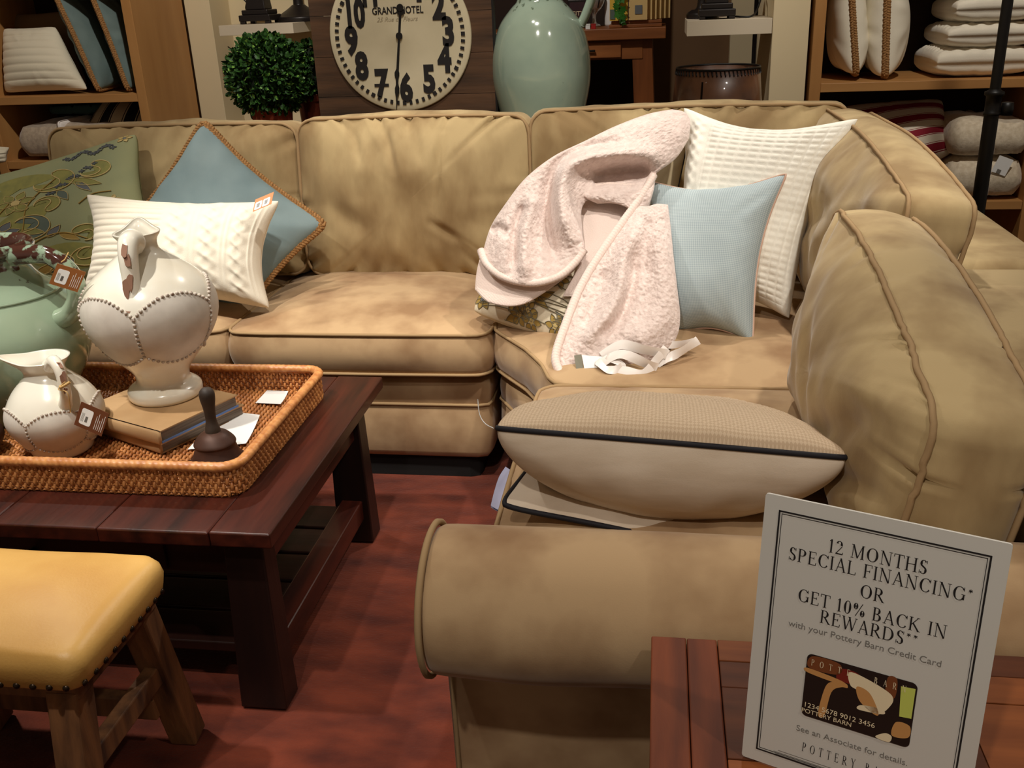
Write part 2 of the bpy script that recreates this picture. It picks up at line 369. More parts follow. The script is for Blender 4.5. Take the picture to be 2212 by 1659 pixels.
M['greyink'] = mat('grey_ink', rgb(120, 116, 110), .7)
M['jute'] = mat('jute_braid', rgb(168, 124, 74), .8, rgb(132, 92, 50), nscale=140)
M['blackpipe'] = mat('black_piping', rgb(22, 20, 28), .7)
# two-tone glazed green ware: brown where the glaze broke (mask painted by position along the pot's own height)
def greenglaze(name, top, spread, c1, c2, dark, splash=.5):
    m = mat(name, c1, .12, c2, nscale=5, ncon=(.35, .7), spec=.6, coat=.5); nt = m.node_tree; N = nt.nodes; L = nt.links
    b = N['Principled BSDF']; ramp = [n for n in N if n.type == 'VALTORGB'][0]
    tc = [n for n in N if n.type == 'TEX_COORD'][0]; sx = N.new('ShaderNodeSeparateXYZ'); L.new(tc.outputs['Object'], sx.inputs[0])
    mr = N.new('ShaderNodeMapRange'); mr.inputs[1].default_value = top-spread; mr.inputs[2].default_value = top+spread; L.new(sx.outputs[2], mr.inputs[0])
    no = N.new('ShaderNodeTexNoise'); no.inputs['Scale'].default_value = 34; no.inputs['Detail'].default_value = 5; L.new(tc.outputs['Object'], no.inputs['Vector'])
    ad = N.new('ShaderNodeMath'); ad.operation = 'MULTIPLY_ADD'; L.new(no.outputs[0], ad.inputs[0]); ad.inputs[1].default_value = 2.2; L.new(mr.outputs[0], ad.inputs[2])
    r2 = N.new('ShaderNodeValToRGB'); r2.color_ramp.elements[0].position = 1.62/2.6; r2.color_ramp.elements[1].position = 1.75/2.6
    sc = N.new('ShaderNodeMath'); sc.operation = 'MULTIPLY'; sc.inputs[1].default_value = 1/2.6; L.new(ad.outputs[0], sc.inputs[0]); L.new(sc.outputs[0], r2.inputs[0])
    mx = N.new('ShaderNodeMix'); mx.data_type = 'RGBA'; L.new(r2.outputs[0], mx.inputs[0]); L.new(ramp.outputs[0], mx.inputs[6]); mx.inputs[7].default_value = dark
    L.new(mx.outputs[2], b.inputs['Base Color']); return m
# ------------------------------------------------------------------ the setting
tag(box('floor', -6, 6, -2.5, 9, -.1, 0, M['floor'], None, 0), kind='structure')
tag(box('rug', -3.2, -.06, .2, 3.2, .0005, .009, M['rug'], None, .003), 'rust red short-haired hide rug under the coffee table', 'rug')
tag(box('wall_back', -6, 6, 6.2, 6.35, 0, 3.6, M['brownwall'], None, 0), kind='structure')
tag(box('wall_niche', -2.33, -1.25, 5.02, 5.14, 0, 3.6, M['cream'], None, 0), kind='structure')
tag(box('trim_1', -2.30, -2.17, 4.79, 5.02, 0, 3.6, M['cream'], None, .002), kind='structure')
tag(box('trim_2', -2.06, -2.054, 5.012, 5.021, 0, 3.6, M['shade_and_seam'], None, 0), kind='structure')
tag(box('trim_3', .455, .60, 4.30, 4.95, 0, 3.6, M['cream'], None, .003), kind='structure')
tag(box('wall_panel', .41, .95, 6.12, 6.2, .35, 3.4, M['cream'], None, .002), kind='structure')
tag(box('ceiling', -6, 6, -2.5, 9, 3.6, 3.7, M['cream'], None, 0), kind='structure')
# ------------------------------------------------------------------ sectional sofa
sofa = thing('sectional_sofa', 'large tan suede L-shaped sectional sofa with roll arm and loose box cushions', 'sofa', (-.5, 2.9, 0))
SU, SB, PP = M['suede'], M['suede2'], M['pipe']
X, Y, Z = np.eye(3)
def softbox(name, x0, x1, y0, y1, z0, z1, m, bev=.03, amp=.004):
    V, F = boxVF(x0, x1, y0, y1, z0, z1, bev, 4); return mk(name, V, F, m, sofa)
def base_block(poly, z0=.09, z1=.362, zs=.272, inset=.0):
    P = resample(np.array(poly), 160); c = P.mean(0); d = P-c; d /= np.linalg.norm(d, axis=1)[:, None]
    prof = [(-.05, z0-.004), (-.012, z0), (0, z0+.02), (.004, (z0+zs)/2), (0, zs-.004), (-.003, zs), (0, zs+.004), (.003, (zs+z1)/2), (0, z1-.02), (-.014, z1-.003), (-.06, z1)]
    V = np.concatenate([np.concatenate([P+d*a, np.full((160, 1), z)], 1) for a, z in prof]); F = gridF(len(prof), 160, False, True).tolist()
    F += [list(range(160))[::-1], [(len(prof)-1)*160+i for i in range(160)]]
    b = mk('base', V, F, SU, sofa)
    v, f = tubeVF(np.concatenate([P+d*.002, np.full((160, 1), zs)], 1), .0055, 6, True); mk('piping', v, f, PP, b)
    v, f = prismVF((P-c)*.95+c, (0, 0, .01), X, Y, Z, z0-.012); mk('plinth', v, f, M['shade_and_seam'], b, smooth=False)  # black block added to paint in the shade of the gap under the sofa
def arc(cx, cy, r, a0, a1, n=8): return [(cx+r*math.cos(math.radians(a0+(a1-a0)*k/n)), cy+r*math.sin(math.radians(a0+(a1-a0)*k/n))) for k in range(n+1)]
base_block([(-2.2, 2.70), (-.53, 2.70)]+arc(-.53, 2.73, .03, -90, 0)+[(-.50, 3.72), (-2.2, 3.72)])
base_block([(-.472, 2.76), (-.25, 2.36), (-.2, 2.31), (.90, 2.31), (.90, 3.72), (-.472, 3.72)])
base_block([(-.25, 1.42), (.90, 1.42), (.90, 2.28), (-.25, 2.28)])
def frame_bar(x0, x1, y0, y1, seed): softbox('back_frame', x0, x1, y0, y1, .33, .825, SB, .05)
frame_bar(-2.2, -.47, 3.50, 3.76, 1); frame_bar(-.465, .945, 3.50, 3.76, 2)
frame_bar(.66, .945, 2.32, 3.54, 3); frame_bar(.60, .945, 1.30, 2.312, 4)
# seat cushions
def seat(name, poly, seed, z0=.385, z1=.512, crown=.045, **k):
    P = resample(np.array(poly), 180); c = P.mean(0)
    return cushion(name, P-c, z1-z0, crown, .004, (c[0], c[1], (z0+z1)/2), X, Y, Z, SU, sofa, PP, puck=10, pamp=.003, seed=seed, lump=.006, pow_=3.2, **k)
def rr_at(x0, x1, y0, y1, r=.05): return [(p[0]+(x0+x1)/2, p[1]+(y0+y1)/2) for p in rrect(x1-x0, y1-y0, r, 120, .012)]
seat('seat_cushion', rr_at(-2.2, -1.325, 2.675, 3.42), 11)
seat('seat_cushion', rr_at(-1.312, -.492, 2.67, 3.42), 12)
wed = [(-.478, 2.77), (-.47, 2.72), (-.445, 2.68), (-.36, 2.56), (-.30, 2.44), (-.27, 2.34), (-.245, 2.30), (-.2, 2.29), (.50, 2.29), (.56, 2.33), (.56, 3.40), (.5, 3.44), (-.42, 3.44), (-.475, 3.40)]
seat('seat_cushion', wed, 13)
seat('seat_cushion', rr_at(-.285, .47, 1.40, 2.28, .05), 14, crown=.05)
# back cushions
def back(x0, x1, y, z0, z1, t, seed, lean=.10, cr=(), cf=.07):
    w, h = x1-x0, z1-z0; ey = nrm((0, lean, 1)); ez = np.cross(X, ey)
    cushion('back_cushion', rrect(w, h, .055, 190, .012), t, cf, .02, ((x0+x1)/2, y+t/2+lean*h/2, (z0+z1)/2), X, ey, ez, SB, sofa, PP, puck=40, pamp=.016,
            seed=seed, lump=.013, bulge=.02, creases=cr, nr=40)
back(-2.17, -1.245, 3.235, .535, 1.055, .16, 21, .10, [(-.1, .05, .2, .2, .03, .006)])
back(-1.228, -.432, 3.225, .535, 1.065, .17, 22, .10, [(.12, .22, .07, -.08, .022, .014), (.07, -.08, .16, -.14, .02, .010), (-.08, .25, -.05, .1, .02, .010), (.3, -.05, .1, -.12, .05, .008), (-.33, .0, -.15, -.12, .05, .008), (.02, .25, .04, .12, .018, .008), (-.2, .25, -.17, .12, .02, .007)])
back(-.417, .60, 3.235, .535, 1.075, .17, 23, .10)
def side_back(y0, y1, x, z0, z1, t, seed, drop, lean=.12, cf=.09, cr=()):
    w, h = y1-y0, z1-z0; ey = nrm((lean, 0, 1)); ex = np.array([0, -1.0, 0]); ez = np.cross(ex, ey)
    def dfm(V):
        V = V.copy(); q = np.clip((drop[0]-V[:, 1])/(drop[0]-drop[1]), 0, 1.15); s = 1-drop[2]*q**1.7
        V[:, 2] = z0+(V[:, 2]-z0)*np.where(V[:, 2] > z0, s, 1); V[:, 0] += .02*q; return V
    cushion('back_cushion', rrect(w, h, .035, 190, .012), t, cf, .03, (x+t/2+lean*h/2, (y0+y1)/2, (z0+z1)/2), ex, ey, ez, SB, sofa, PP, puck=40, pamp=.009,
            seed=seed, lump=.016, bulge=.022, deform=dfm, creases=cr, nr=40)
side_back(2.22, 3.34, .47, .54, 1.06, .14, 24, (2.9, 2.22, .14), cr=[(.2, .1, -.2, -.1, .05, .012), (.3, .05, .1, -.15, .04, .010)])
side_back(1.37, 2.19, .340, .54, .975, .16, 25, (2.1, 1.37, .32), cr=[(.32, .12, .1, -.1, .04, .016), (.36, -.02, .15, -.12, .03, .012), (-.2, .2, .05, -.05, .05, .010)])
# roll arm
yc, zc, ra = 1.24, .58, .118
prof = [(1.305, .09), (1.305, .25), (1.302, .44)]+arc(yc, zc, ra, -58, -350, 40)[1:]+[(1.385, .52), (1.395, .30), (1.395, .09)]
prof = resample(np.array(prof), 120, closed=False)
xs = [-.334, -.333, -.328, -.318, -.30]+list(np.linspace(-.27, .90, 40))+[.93, .94]
ins = [.05, .018, .006, .001, 0]+[0]*40+[.008, .03]; pc = np.array([1.28, .45]); V = []
for k, (x, i) in enumerate(zip(xs, ins)):
    d = prof-np.array([yc, zc]); l = np.linalg.norm(d, axis=1)[:, None]; q = prof-d/l*np.minimum(i, l*.5)
    n_ = .005*vnoise(np.concatenate([np.full((120, 1), x), q], 1), 6, 4)
    V.append(np.concatenate([np.full((120, 1), x), q+(d/l)*n_[:, None]], 1))
V = np.concatenate(V); F = gridF(len(xs), 120, False, True).tolist()
armo = mk('roll_arm', V, F, SU, sofa)
v = np.concatenate([V[:120], [[-.337, yc, zc], [-.334, 1.35, .3]]]); mk('arm_front', v, [list(range(120))], SU, armo)
v, f = tubeVF(np.concatenate([np.full((120, 1), -.331), prof], 1)[0:120], .0055, 6, False); mk('piping', v, f, PP, armo)
# ------------------------------------------------------------------ coffee table
TZ = .47
tab = thing('coffee_table', 'dark mahogany plank coffee table with heavy splayed legs and lower shelf', 'table', (-1.4, 2.0, 0))
xe = [-2.08, -1.84, -1.60, -1.365, -1.125, -.882, -.752]
for i in range(6):
    rs = np.random.RandomState(i); dz = rs.rand()*.0015
    box('plank', xe[i]+.0004, xe[i+1]-.0004, 1.575+rs.rand()*.006, 2.435-rs.rand()*.004, .436, TZ-dz*.4, M['mahog'], tab, .004, 3)
box('apron', -2.02, -.80, 1.645, 1.67, .33, .436, M['mahogx'], tab, .003)
box('apron', -2.02, -.80, 2.33, 2.355, .33, .436, M['mahogx'], tab, .003)
box('apron', -.835, -.81, 1.67, 2.33, .33, .436, M['mahog'], tab, .003)
d_ = box('drawer', -1.62, -1.02, 1.634, 1.645, .338, .412, M['mahogx'], tab, .003)
v, f = lathe([(0, 0), (.007, .0), (.006, .012), (.012, .018), (.012, .024), (0, .028)], (0, 0, 0), 14)
v = np.stack([v[:, 0]-1.32, 1.634-v[:, 2], v[:, 1]+.375], 1); mk('knob', v, f, M['black'], d_)
for (tx, ty, bx, by) in ((-.838, 1.66, -.835, 1.635), (-.838, 2.34, -.835, 2.335), (-1.98, 1.66, -1.98, 1.635), (-1.98, 2.34, -1.98, 2.335)):
    beam('leg', (bx, by, .013), (tx, ty, .436), .105, .075, M['mahogz'], tab, up=(0, 1, 0), w1=.085, d1=.06)
box('stretcher', -.865, -.805, 1.66, 2.32, .085, .145, M['mahog'], tab, .004); box('stretcher', -2.01, -1.95, 1.66, 2.32, .085, .145, M['mahog'], tab, .004)
ys = np.linspace(1.67, 2.31, 6)
for i in range(5): box('shelf_slat', -1.95, -.865, ys[i]+.006, ys[i+1]-.006, .10, .125, M['mahogx'], tab, .003)
# ------------------------------------------------------------------ rattan tray
tx0, tx1, ty0, ty1, th_ = -1.93, -.868, 1.72, 2.305, .068
tray = thing('rattan_tray', 'large honey brown woven rattan tray on the coffee table', 'tray', ((tx0+tx1)/2, (ty0+ty1)/2, TZ))
tp = rrect(tx1-tx0, ty1-ty0, .05, 3000)+np.array([(tx0+tx1)/2, (ty0+ty1)/2]); cen = tp.mean(0)
plen = np.linalg.norm(np.diff(tp, axis=0), axis=1).sum(); cnt = int(plen/.0108); cnt += cnt % 2
tn = np.roll(tp, -1, 0)-np.roll(tp, 1, 0); tn = np.stack([tn[:, 1], -tn[:, 0]], 1); tn /= np.linalg.norm(tn, axis=1)[:, None]
ph = np.arange(3000)/3000*cnt*PI; parts = []
rows = 5; cnt = int(plen/.0088)
for r in range(rows):
    parts.append(tubeVF(np.concatenate([tp-tn*.004, np.full((3000, 1), TZ+.010+r*(th_-.018)/(rows-1))], 1)[::6], .0030, 5, True))
v, f = join(parts); tag(mk('weave_rods', v, f, M['rattan'], tray), kind='stuff')
parts = []; zv = np.linspace(TZ+.002, TZ+th_, 19)
for k in range(cnt):
    i = int((k+.5)/cnt*3000) % 3000; o = .0036*np.sin((zv-TZ-.010)/((th_-.018)/(rows-1))*PI+PI/2)*(-1 if k % 2 else 1)-.004
    parts.append(tubeVF(np.stack([tp[i, 0]+tn[i, 0]*o, tp[i, 1]+tn[i, 1]*o, zv], 1), .0041, 5))
v, f = join(parts); tag(mk('woven_side', v, f, M['rattan'], tray), kind='stuff')
q = resample(tp-tn*.004, 1400); n = 1400; dd = np.roll(q, -1, 0)-np.roll(q, 1, 0); dd = np.stack([dd[:, 1], -dd[:, 0]], 1); dd /= np.linalg.norm(dd, axis=1)[:, None]
tt = np.arange(n)/n; NS = 14; V = []
for k in range(NS):
    a = 2*PI*k/NS; rr_ = .0115*(1+.10*np.abs(np.sin((a*3+tt*2*PI*230)/2)))
    V.append(np.stack([q[:, 0]+dd[:, 0]*rr_*math.cos(a), q[:, 1]+dd[:, 1]*rr_*math.cos(a), TZ+th_+.004+rr_*.85*math.sin(a)], 1))
V = np.stack(V, 1).reshape(-1, 3); mk('rim', V, gridF(n, NS, True, True), M['rim'], tray)
parts = []; px = .0125
nx = int((tx1-tx0-.02)/px)
for k in range(nx):
    x = tx0+.015+k*px; y = np.arange(ty0+.008, ty1-.008, .0045)
    parts.append(tubeVF(np.stack([x+0*y, y, TZ+.008+.0026*np.sin(y/.009*PI+(k % 2)*PI)], 1), .0045, 4, cap=False))
ny = int((ty1-ty0-.02)/.018)
for k in range(ny):
    y = ty0+.014+k*.018; parts.append(tubeVF(np.stack([np.array([tx0+.01, tx1-.01]), [y, y], [TZ+.007]*2], 1), .003, 4))
v, f = join(parts); tag(mk('woven_base', v, f, M['rattan'], tray), kind='stuff')
# ------------------------------------------------------------------ things on the tray
ZB = TZ+.0135                                                     # top of the woven base
def hangtag(parent, O, ex, ey, w, h, m, text_lines=5):
    ex, ey = nrm(ex), nrm(ey); ez = nrm(np.cross(ex, ey)); ez = ez if ez @ (CAM-O) > 0 else -ez
    v, f = prismVF([(-w/2, -h/2), (w/2, -h/2), (w/2, h/2), (-w/2, h/2)], O, ex, ey, ez, .0012); t = mk('price_tag', v, f, m, parent, smooth=False)
    P = rrect(w*.40, h*.66, .004, 40)+np.array([-w*.18, -h*.02]); v, f = prismVF(P, O+ez*.0012, ex, ey, ez, .0004); mk('sticker', v, f, M['paper'], t, smooth=False)
    parts = []
    for k in range(9): x = -w*.20+k*w*.010; parts.append(prismVF([(x, -h*.22), (x+w*.005, -h*.22), (x+w*.005, h*.02), (x, h*.02)], O+ez*.0017, ex, ey, ez, .0001))
    for k in range(4): x = -w*.34+k*w*.026; parts.append(prismVF([(x, -h*.24), (x+w*.006, -h*.24), (x+w*.006, h*.12), (x, h*.12)], O+ez*.0017, ex, ey, ez, .0001))
    v, f = join(parts); mk('barcode', v, f, M['ink'], t, smooth=False); parts = []
    for k in range(text_lines): x = w*.16+k*w*.065; parts.append(prismVF([(x, -h*.36), (x+w*.014, -h*.36), (x+w*.014, h*(.2+.14*math.sin(k*2.1))), (x, h*(.2+.14*math.sin(k*2.1)))], O+ez*.0013, ex, ey, ez, .0003))
    v, f = join(parts); mk('small_print', v, f, M['paper'], t, smooth=False)
    return t
def beaded_jug(name, label, c, prof, band, mouth, handle, npan, a0, beadr, rs_=.87, hw=.02):
    c = np.asarray(c, float); r = thing(name, label, 'jug', c)
    prof = spline(prof, 70)*np.array([rs_, 1]); pz, pr = prof[:, 1], prof[:, 0]
    def dfm(V, th): return mouth(V, th) if mouth else V
    inner = np.stack([np.maximum(prof[::-1, 0]-.007, .004), prof[::-1, 1]], 1)[:26]
    full = np.concatenate([[[.004, .003]], prof, inner])
    v, f = lathe(full, c, 72, dfm); mk('body', v, f, M['whiteglz'], r)
    top = np.argmax(pr); zlo, zhi = band
    def rad(z): k = slice(0, len(pz)); return np.interp(z, pz, pr)
    beads = []; da = 2*PI/npan
    for p in range(npan):
        ac = a0+p*da; NA, NZ = 22, 12; a = np.linspace(-1, 1, NA); b = np.linspace(0, 1, NZ)
        A, B = np.meshgrid(a, b, indexing='ij')
        zt = zhi-(zhi-zlo)*.23*np.abs(A)**2.4; zb = zlo+(zhi-zlo)*.17*np.abs(A)**2.4; Zg = zb+(zt-zb)*B
        ang = ac+A*da*.485; R = rad(Zg)+.0012+.002*(1-A**2)*(1-(2*B-1)**2)
        V = np.stack([c[0]+R*np.cos(ang), c[1]+R*np.sin(ang), c[2]+Zg], -1).reshape(-1, 3); mk('panel', V, gridF(NA, NZ), M['panel'], r)
        path = [(ac+x*da*.5, zhi-(zhi-zlo)*.23*abs(x)**2.4) for x in np.linspace(-1, 1, 60)]+[(ac+da*.5, z) for z in np.linspace(zhi-(zhi-zlo)*.23, zlo+(zhi-zlo)*.17, 30)][1:]+[(ac+x*da*.5, zlo+(zhi-zlo)*.17*abs(x)**2.4) for x in np.linspace(1, -1, 60)][1:]
        P = np.array([(c[0]+(rad(z)+.0015)*math.cos(t), c[1]+(rad(z)+.0015)*math.sin(t), c[2]+z) for t, z in path])
        L = np.linalg.norm(np.diff(P, axis=0), axis=1).sum(); beads.append(resample(P, int(L/(beadr*2.35)), False))
    beads = np.concatenate(beads); bm = bmesh.new(); bmesh.ops.create_icosphere(bm, subdivisions=1, radius=beadr)
    bm.verts.index_update(); sv = np.array([x.co[:] for x in bm.verts]); sf = [[x.index for x in q.verts] for q in bm.faces]; bm.free()
    v, f = join([(sv+p, sf) for p in beads]); tag(mk('bead_trim', v, f, M['bead'], r), kind='stuff')
    hp = spline(handle, 40)+c; rr_ = np.interp(np.linspace(0, 1, 40), [0, .12, .5, .85, 1], [hw*1.25, hw, hw*.8, hw*.9, hw*1.2])
    v, f = tubeVF(hp, rr_, 14); ho = mk('handle', v, f, M['whiteglz'], r)
    rs = np.random.RandomState(5); parts = []
    for k in (.28, .36, .52, .58, .72):                                  # chipped glaze on the handle's outer side
        i = int(k*39); o = hp[i]-c; d = nrm(np.array([o[0], o[1], .25*abs(o[0])+.02])); p0 = hp[i]+d*rr_[i]*.93; t = nrm(hp[i+1]-hp[i-1]); s_ = np.cross(d, t)
        poly = [(hw*(.22+.25*rs.rand())*math.cos(q), hw*(.4+.6*rs.rand())*math.sin(q)) for q in np.linspace(0, 2*PI, 9)[:-1]]
        v, f = prismVF(poly, p0+s_*hw*.5*(rs.rand()-.5), s_, t, d, hw*.08+.0012); mk('glaze_chip', v, f, M['chip'], ho, smooth=False)
    return r
# books
def book(label, cpts, z0, th, lean=0):
    N_, Rr, Ll = (np.array([*p, 0.0]) for p in cpts); ex = Rr-N_; ey = Ll-N_; w, h = np.linalg.norm(ex), np.linalg.norm(ey); ex, ey = nrm(ex), nrm(ey)
    cen = N_+ex*w/2+ey*h/2; r = thing('book', label, 'book', (cen[0], cen[1], z0), 'books under the white jug')
    O = np.array([N_[0], N_[1], z0]); p = .004
    v, f = prismVF([(0, 0), (w, 0), (w, h), (0, h)], O, ex, ey, Z, .003); mk('back_cover', v, f, M['kraft'], r, smooth=False)
    v, f = prismVF([(0, 0), (w, 0), (w, h), (0, h)], O+Z*(th-.003), ex, ey, Z, .003); mk('front_cover', v, f, M['kraft'], r, smooth=False)
    v, f = prismVF([(.006, p), (w-p, p), (w-p, h-p), (.006, h-p)], O+Z*.003, ex, ey, Z, th-.006); mk('page_block', v, f, M['pages'], r, smooth=False)
    a = np.linspace(-PI/2, PI/2, 9); poly = [(.001-.007*math.cos(t), th/2+th/2*math.sin(t)) for t in a]+[(.005, th), (.005, 0)]
    v, f = prismVF(poly, O, ex, Z, ey, h); mk('spine', v, f, M['kraft'], r)
    return r, O, ex, ey, w, h
n1 = at(350, 981, z=ZB)[:2]; r1 = at(545, 862, z=.51)[:2]; l1 = at(200, 898, z=.51)[:2]
n1b = np.array(n1); eR = nrm(r1-n1b)[:2]; eL = np.array([-eR[1], eR[0]])
def corners(n, w, h, rot=0):
    c, s = math.cos(rot), math.sin(rot); R2 = np.array([c*eR[0]-s*eR[1], s*eR[0]+c*eR[1]]); L2 = np.array([-R2[1], R2[0]])
    # spine runs along the near-left side, pages open to the near-right side
    return n, n+L2*h, n+R2*w
# spine side faces near-left: ex runs to the far-left/back, ey along the spine
def book_at(label, n, w, h, z0, th, rot):
    c, s = math.cos(rot), math.sin(rot); R2 = np.array([c*eR[0]-s*eR[1], s*eR[0]+c*eR[1]]); L2 = np.array([-R2[1], R2[0]])
    return book(label, (n, n+R2*w, n+L2*h), z0, th)
b1 = book_at('tan paper-covered book at the bottom of the pair under the white jug', n1b, .255, .30, ZB, .030, -.05)
n2 = at(343, 935, z=ZB+.062)[:2]
b2 = book_at('brown paper-covered book with grey pages, directly under the white jug', n2, .245, .29, ZB+.0302, .034, .0)
O, ex_, ey_, w_, h_ = b2[1:]
v, f = prismVF([(.004, -.0012), (w_-.002, -.0012), (w_-.002, .0), (.004, 0)], O+Z*.0032, ex_, ey_, Z, .005); mk('blue_endpaper', v, f, M['bluebd'], b2[0], smooth=False)
# the two white beaded jugs
def mouth_big(V, th):
    V = V.copy(); k = sstep(.345, .425, V[..., 2]); a = math.radians(112)
    sp = np.exp(-((np.angle(np.exp(1j*(th-a))))/.55)**2)*k
    V[..., 0] += sp*.018*math.cos(a); V[..., 1] += sp*.018*math.sin(a); V[..., 2] += sp*.022; return V
jc = at(360, 852, z=ZB+.0645); jc[2] = ZB+.0645
ha = math.radians(-76); hx, hy = math.cos(ha), math.sin(ha)
hd = lambda pts: [(.9*p[0]*hx, .9*p[0]*hy, p[1]) for p in pts]
beaded_jug('beaded_jug', 'large white glazed jug with beaded grey panels, standing on the books', jc,
           [(.096, .0), (.103, .008), (.102, .024), (.090, .034), (.076, .042), (.074, .056), (.082, .076), (.118, .115), (.152, .155), (.174, .195), (.181, .235), (.170, .275), (.138, .312), (.092, .344), (.058, .366), (.049, .382), (.051, .398), (.060, .410), (.062, .416)],
           (.118, .290), mouth_big, hd([(.052, .402), (.085, .405), (.108, .378), (.120, .33), (.132, .28), (.148, .252), (.142, .225)]), 5, ha+PI/5+.02, .0049, hw=.025)
def mouth_small(V, th):
    V = V.copy(); k = sstep(.190, .235, V[..., 2]); a = math.radians(195)
    sp = np.exp(-((np.angle(np.exp(1j*(th-a))))/.5)**2)*k
    V[..., 0] += sp*.040*math.cos(a); V[..., 1] += sp*.040*math.sin(a); V[..., 2] += sp*.012; return V
sc = at(138, 970, z=ZB); sc[2] = ZB
ha = math.radians(-38); hx, hy = math.cos(ha), math.sin(ha)
sj = beaded_jug('beaded_jug', 'small white glazed jug with beaded panels and brown price tag on its handle', sc,
           [(.070, .0), (.076, .006), (.085, .025), (.108, .062), (.119, .092), (.114, .122), (.094, .154), (.066, .182), (.050, .198), (.049, .210), (.060, .226), (.066, .234)],
           (.028, .132), mouth_small, hd([(.055, .226), (.085, .243), (.112, .232), (.123, .20), (.116, .165), (.095, .140)]), 5, math.radians(-92)-.62, .0038, rs_=.90, hw=.015)
hp = sc+np.array([.128*hx, .128*hy, .188])
v, f = tubeVF(spline([hp+(0, 0, .02), hp+(-.015, -.01, .005), hp+(.012, -.02, .0), hp+(.003, -.012, -.05)], 20), .0012, 5); mk('twine', v, f, M['twine'], sj)
v, f = tubeVF(spline([hp+(-.022, .01, .006), hp+(-.004, -.016, .012), hp+(.016, -.008, .022)], 16), .003, 6); mk('twine', v, f, M['twine'], sj)
tq = at(198, 905, y=hp[1]-.02); tqx = at(225, 918, y=hp[1]-.02)-at(172, 895, y=hp[1]-.02)
hangtag(sj, tq, tqx, at(205, 880, y=hp[1]-.015)-at(188, 932, y=hp[1]-.025), .066, .058, M['tagdark'])
# tall green jug at the left
M['greenjug'] = greenglaze('celadon_green', .400, .09, rgb(160, 178, 152), rgb(138, 162, 140), rgb(74, 44, 36))
gc = np.array([-1.635, 2.115, ZB])
gj = thing('green_jug', 'tall pale green glazed jug with chipped brown rim, at the back of the tray', 'jug', gc)
gp = spline([(.10, 0), (.12, .006), (.14, .04), (.19, .11), (.222, .18), (.224, .235), (.200, .285), (.165, .325), (.128, .352), (.108, .378), (.100, .40), (.104, .416), (.122, .430), (.126, .442), (.118, .452), (.104, .450), (.092, .43), (.085, .38)], 90)
gp = gp*np.array([.92, 1]); v, f = lathe(np.concatenate([[[.004, 0]], gp]), gc, 64); mk('body', v, f, M['greenjug'], gj)
ring = np.array([(gc[0]+.1545*math.cos(a), gc[1]+.1545*math.sin(a), gc[2]+.3255) for a in np.linspace(0, 2*PI, 64, endpoint=False)]); v, f = tubeVF(ring, .0035, 6, True); mk('collar_ring', v, f, M['greenjug'], gj)
for da_, w in ((0, .022),):
    hh = spline([gc+(.095, -.03, .425), gc+(.15, -.035, .432), gc+(.205, -.04, .425), gc+(.245, -.04, .385), gc+(.25, -.04, .33), gc+(.22, -.035, .285), gc+(.175, -.03, .262)], 40)
    v, f = tubeVF(hh, np.interp(np.linspace(0, 1, 40), [0, .3, 1], [.026, .021, .026]), 14); mk('handle', v, f, M['greenjug'], gj)
g0 = at(150, 556, y=2.06); tO = at(146, 600, y=2.0)
v, f = tubeVF(spline([g0+(0, 0, .012), at(140, 560, y=2.02), at(132, 566, y=2.0)], 10), .0014, 5); mk('twine', v, f, M['twine'], gj)
hangtag(gj, tO, at(182, 580, y=2.0)-at(123, 562, y=2.0), at(128, 565, y=2.0)-at(108, 614, y=2.0), .070, .058, M['tagbrown'])
# brown bell at the frame's left edge, hand bell, papers
def handbell(label, c, s=1.0):
    c = np.asarray(c, float); r = thing('hand_bell', label, 'bell', c)
    p = spline([(.066, 0), (.067, .004), (.058, .012), (.049, .03), (.045, .045), (.047, .05), (.043, .058), (.03, .072), (.014, .078), (.004, .079)], 40)*s
    v, f = lathe(np.concatenate([p, ]), c, 40); mk('bell_body', v, f, M['bell'], r)
    p = spline([(.017, .074), (.0165, .085), (.012, .105), (.0135, .135), (.017, .158), (.0165, .172), (.010, .181), (.001, .184)], 30)*s
    v, f = lathe(p, c, 20); mk('handle', v, f, M['bellh'], r); return r
hb = at(470, 1003, z=ZB); handbell('rusty iron hand bell with upright wooden handle in the tray corner', (hb[0], hb[1]+.005, ZB+.0035))
c0 = np.array([-1.59, 1.86, ZB])
v, f = lathe(spline([(.035, 0), (.045, .004), (.065, .03), (.07, .05), (.06, .072), (.035, .085), (.02, .088), (.012, .075)], 30), c0, 32); ob = mk('wooden_bowl', v, f, M['bell'])
tag(ob, 'small dark brown rounded bowl beside the small white jug', 'bowl')
def sheet(name, label, cat, px, z, curl, m, dents=0):
    P = [at(u, v, z=z) for u, v in px]; n = 16; V = []
    for i in range(n):
        for j in range(n):
            a, b = i/(n-1), j/(n-1); p = P[0]*(1-a)*(1-b)+P[1]*a*(1-b)+P[2]*a*b+P[3]*(1-a)*b
            V.append((p[0], p[1], z+curl*(abs(a-.5)*2)**2*b+.0006))
    V = np.array(V); t = V.copy(); t[:, 2] += .0006
    F = gridF(n, n).tolist(); F2 = (gridF(n, n)[:, ::-1]+n*n).tolist()
    return tag(mk(name, np.concatenate([t, V]), F+F2, m), label, cat)
sheet('paper_sheet', 'white sheet of paper under the hand bell in the tray', 'paper', [(405, 972), (482, 888), (562, 900), (532, 962)], ZB+.0015, .004, M['paper'])
sheet('paper_card', 'small white card lying by the far corner of the tray', 'card', [(552, 871), (577, 844), (623, 848), (606, 876)], ZB+.0015, .003, M['paper'])
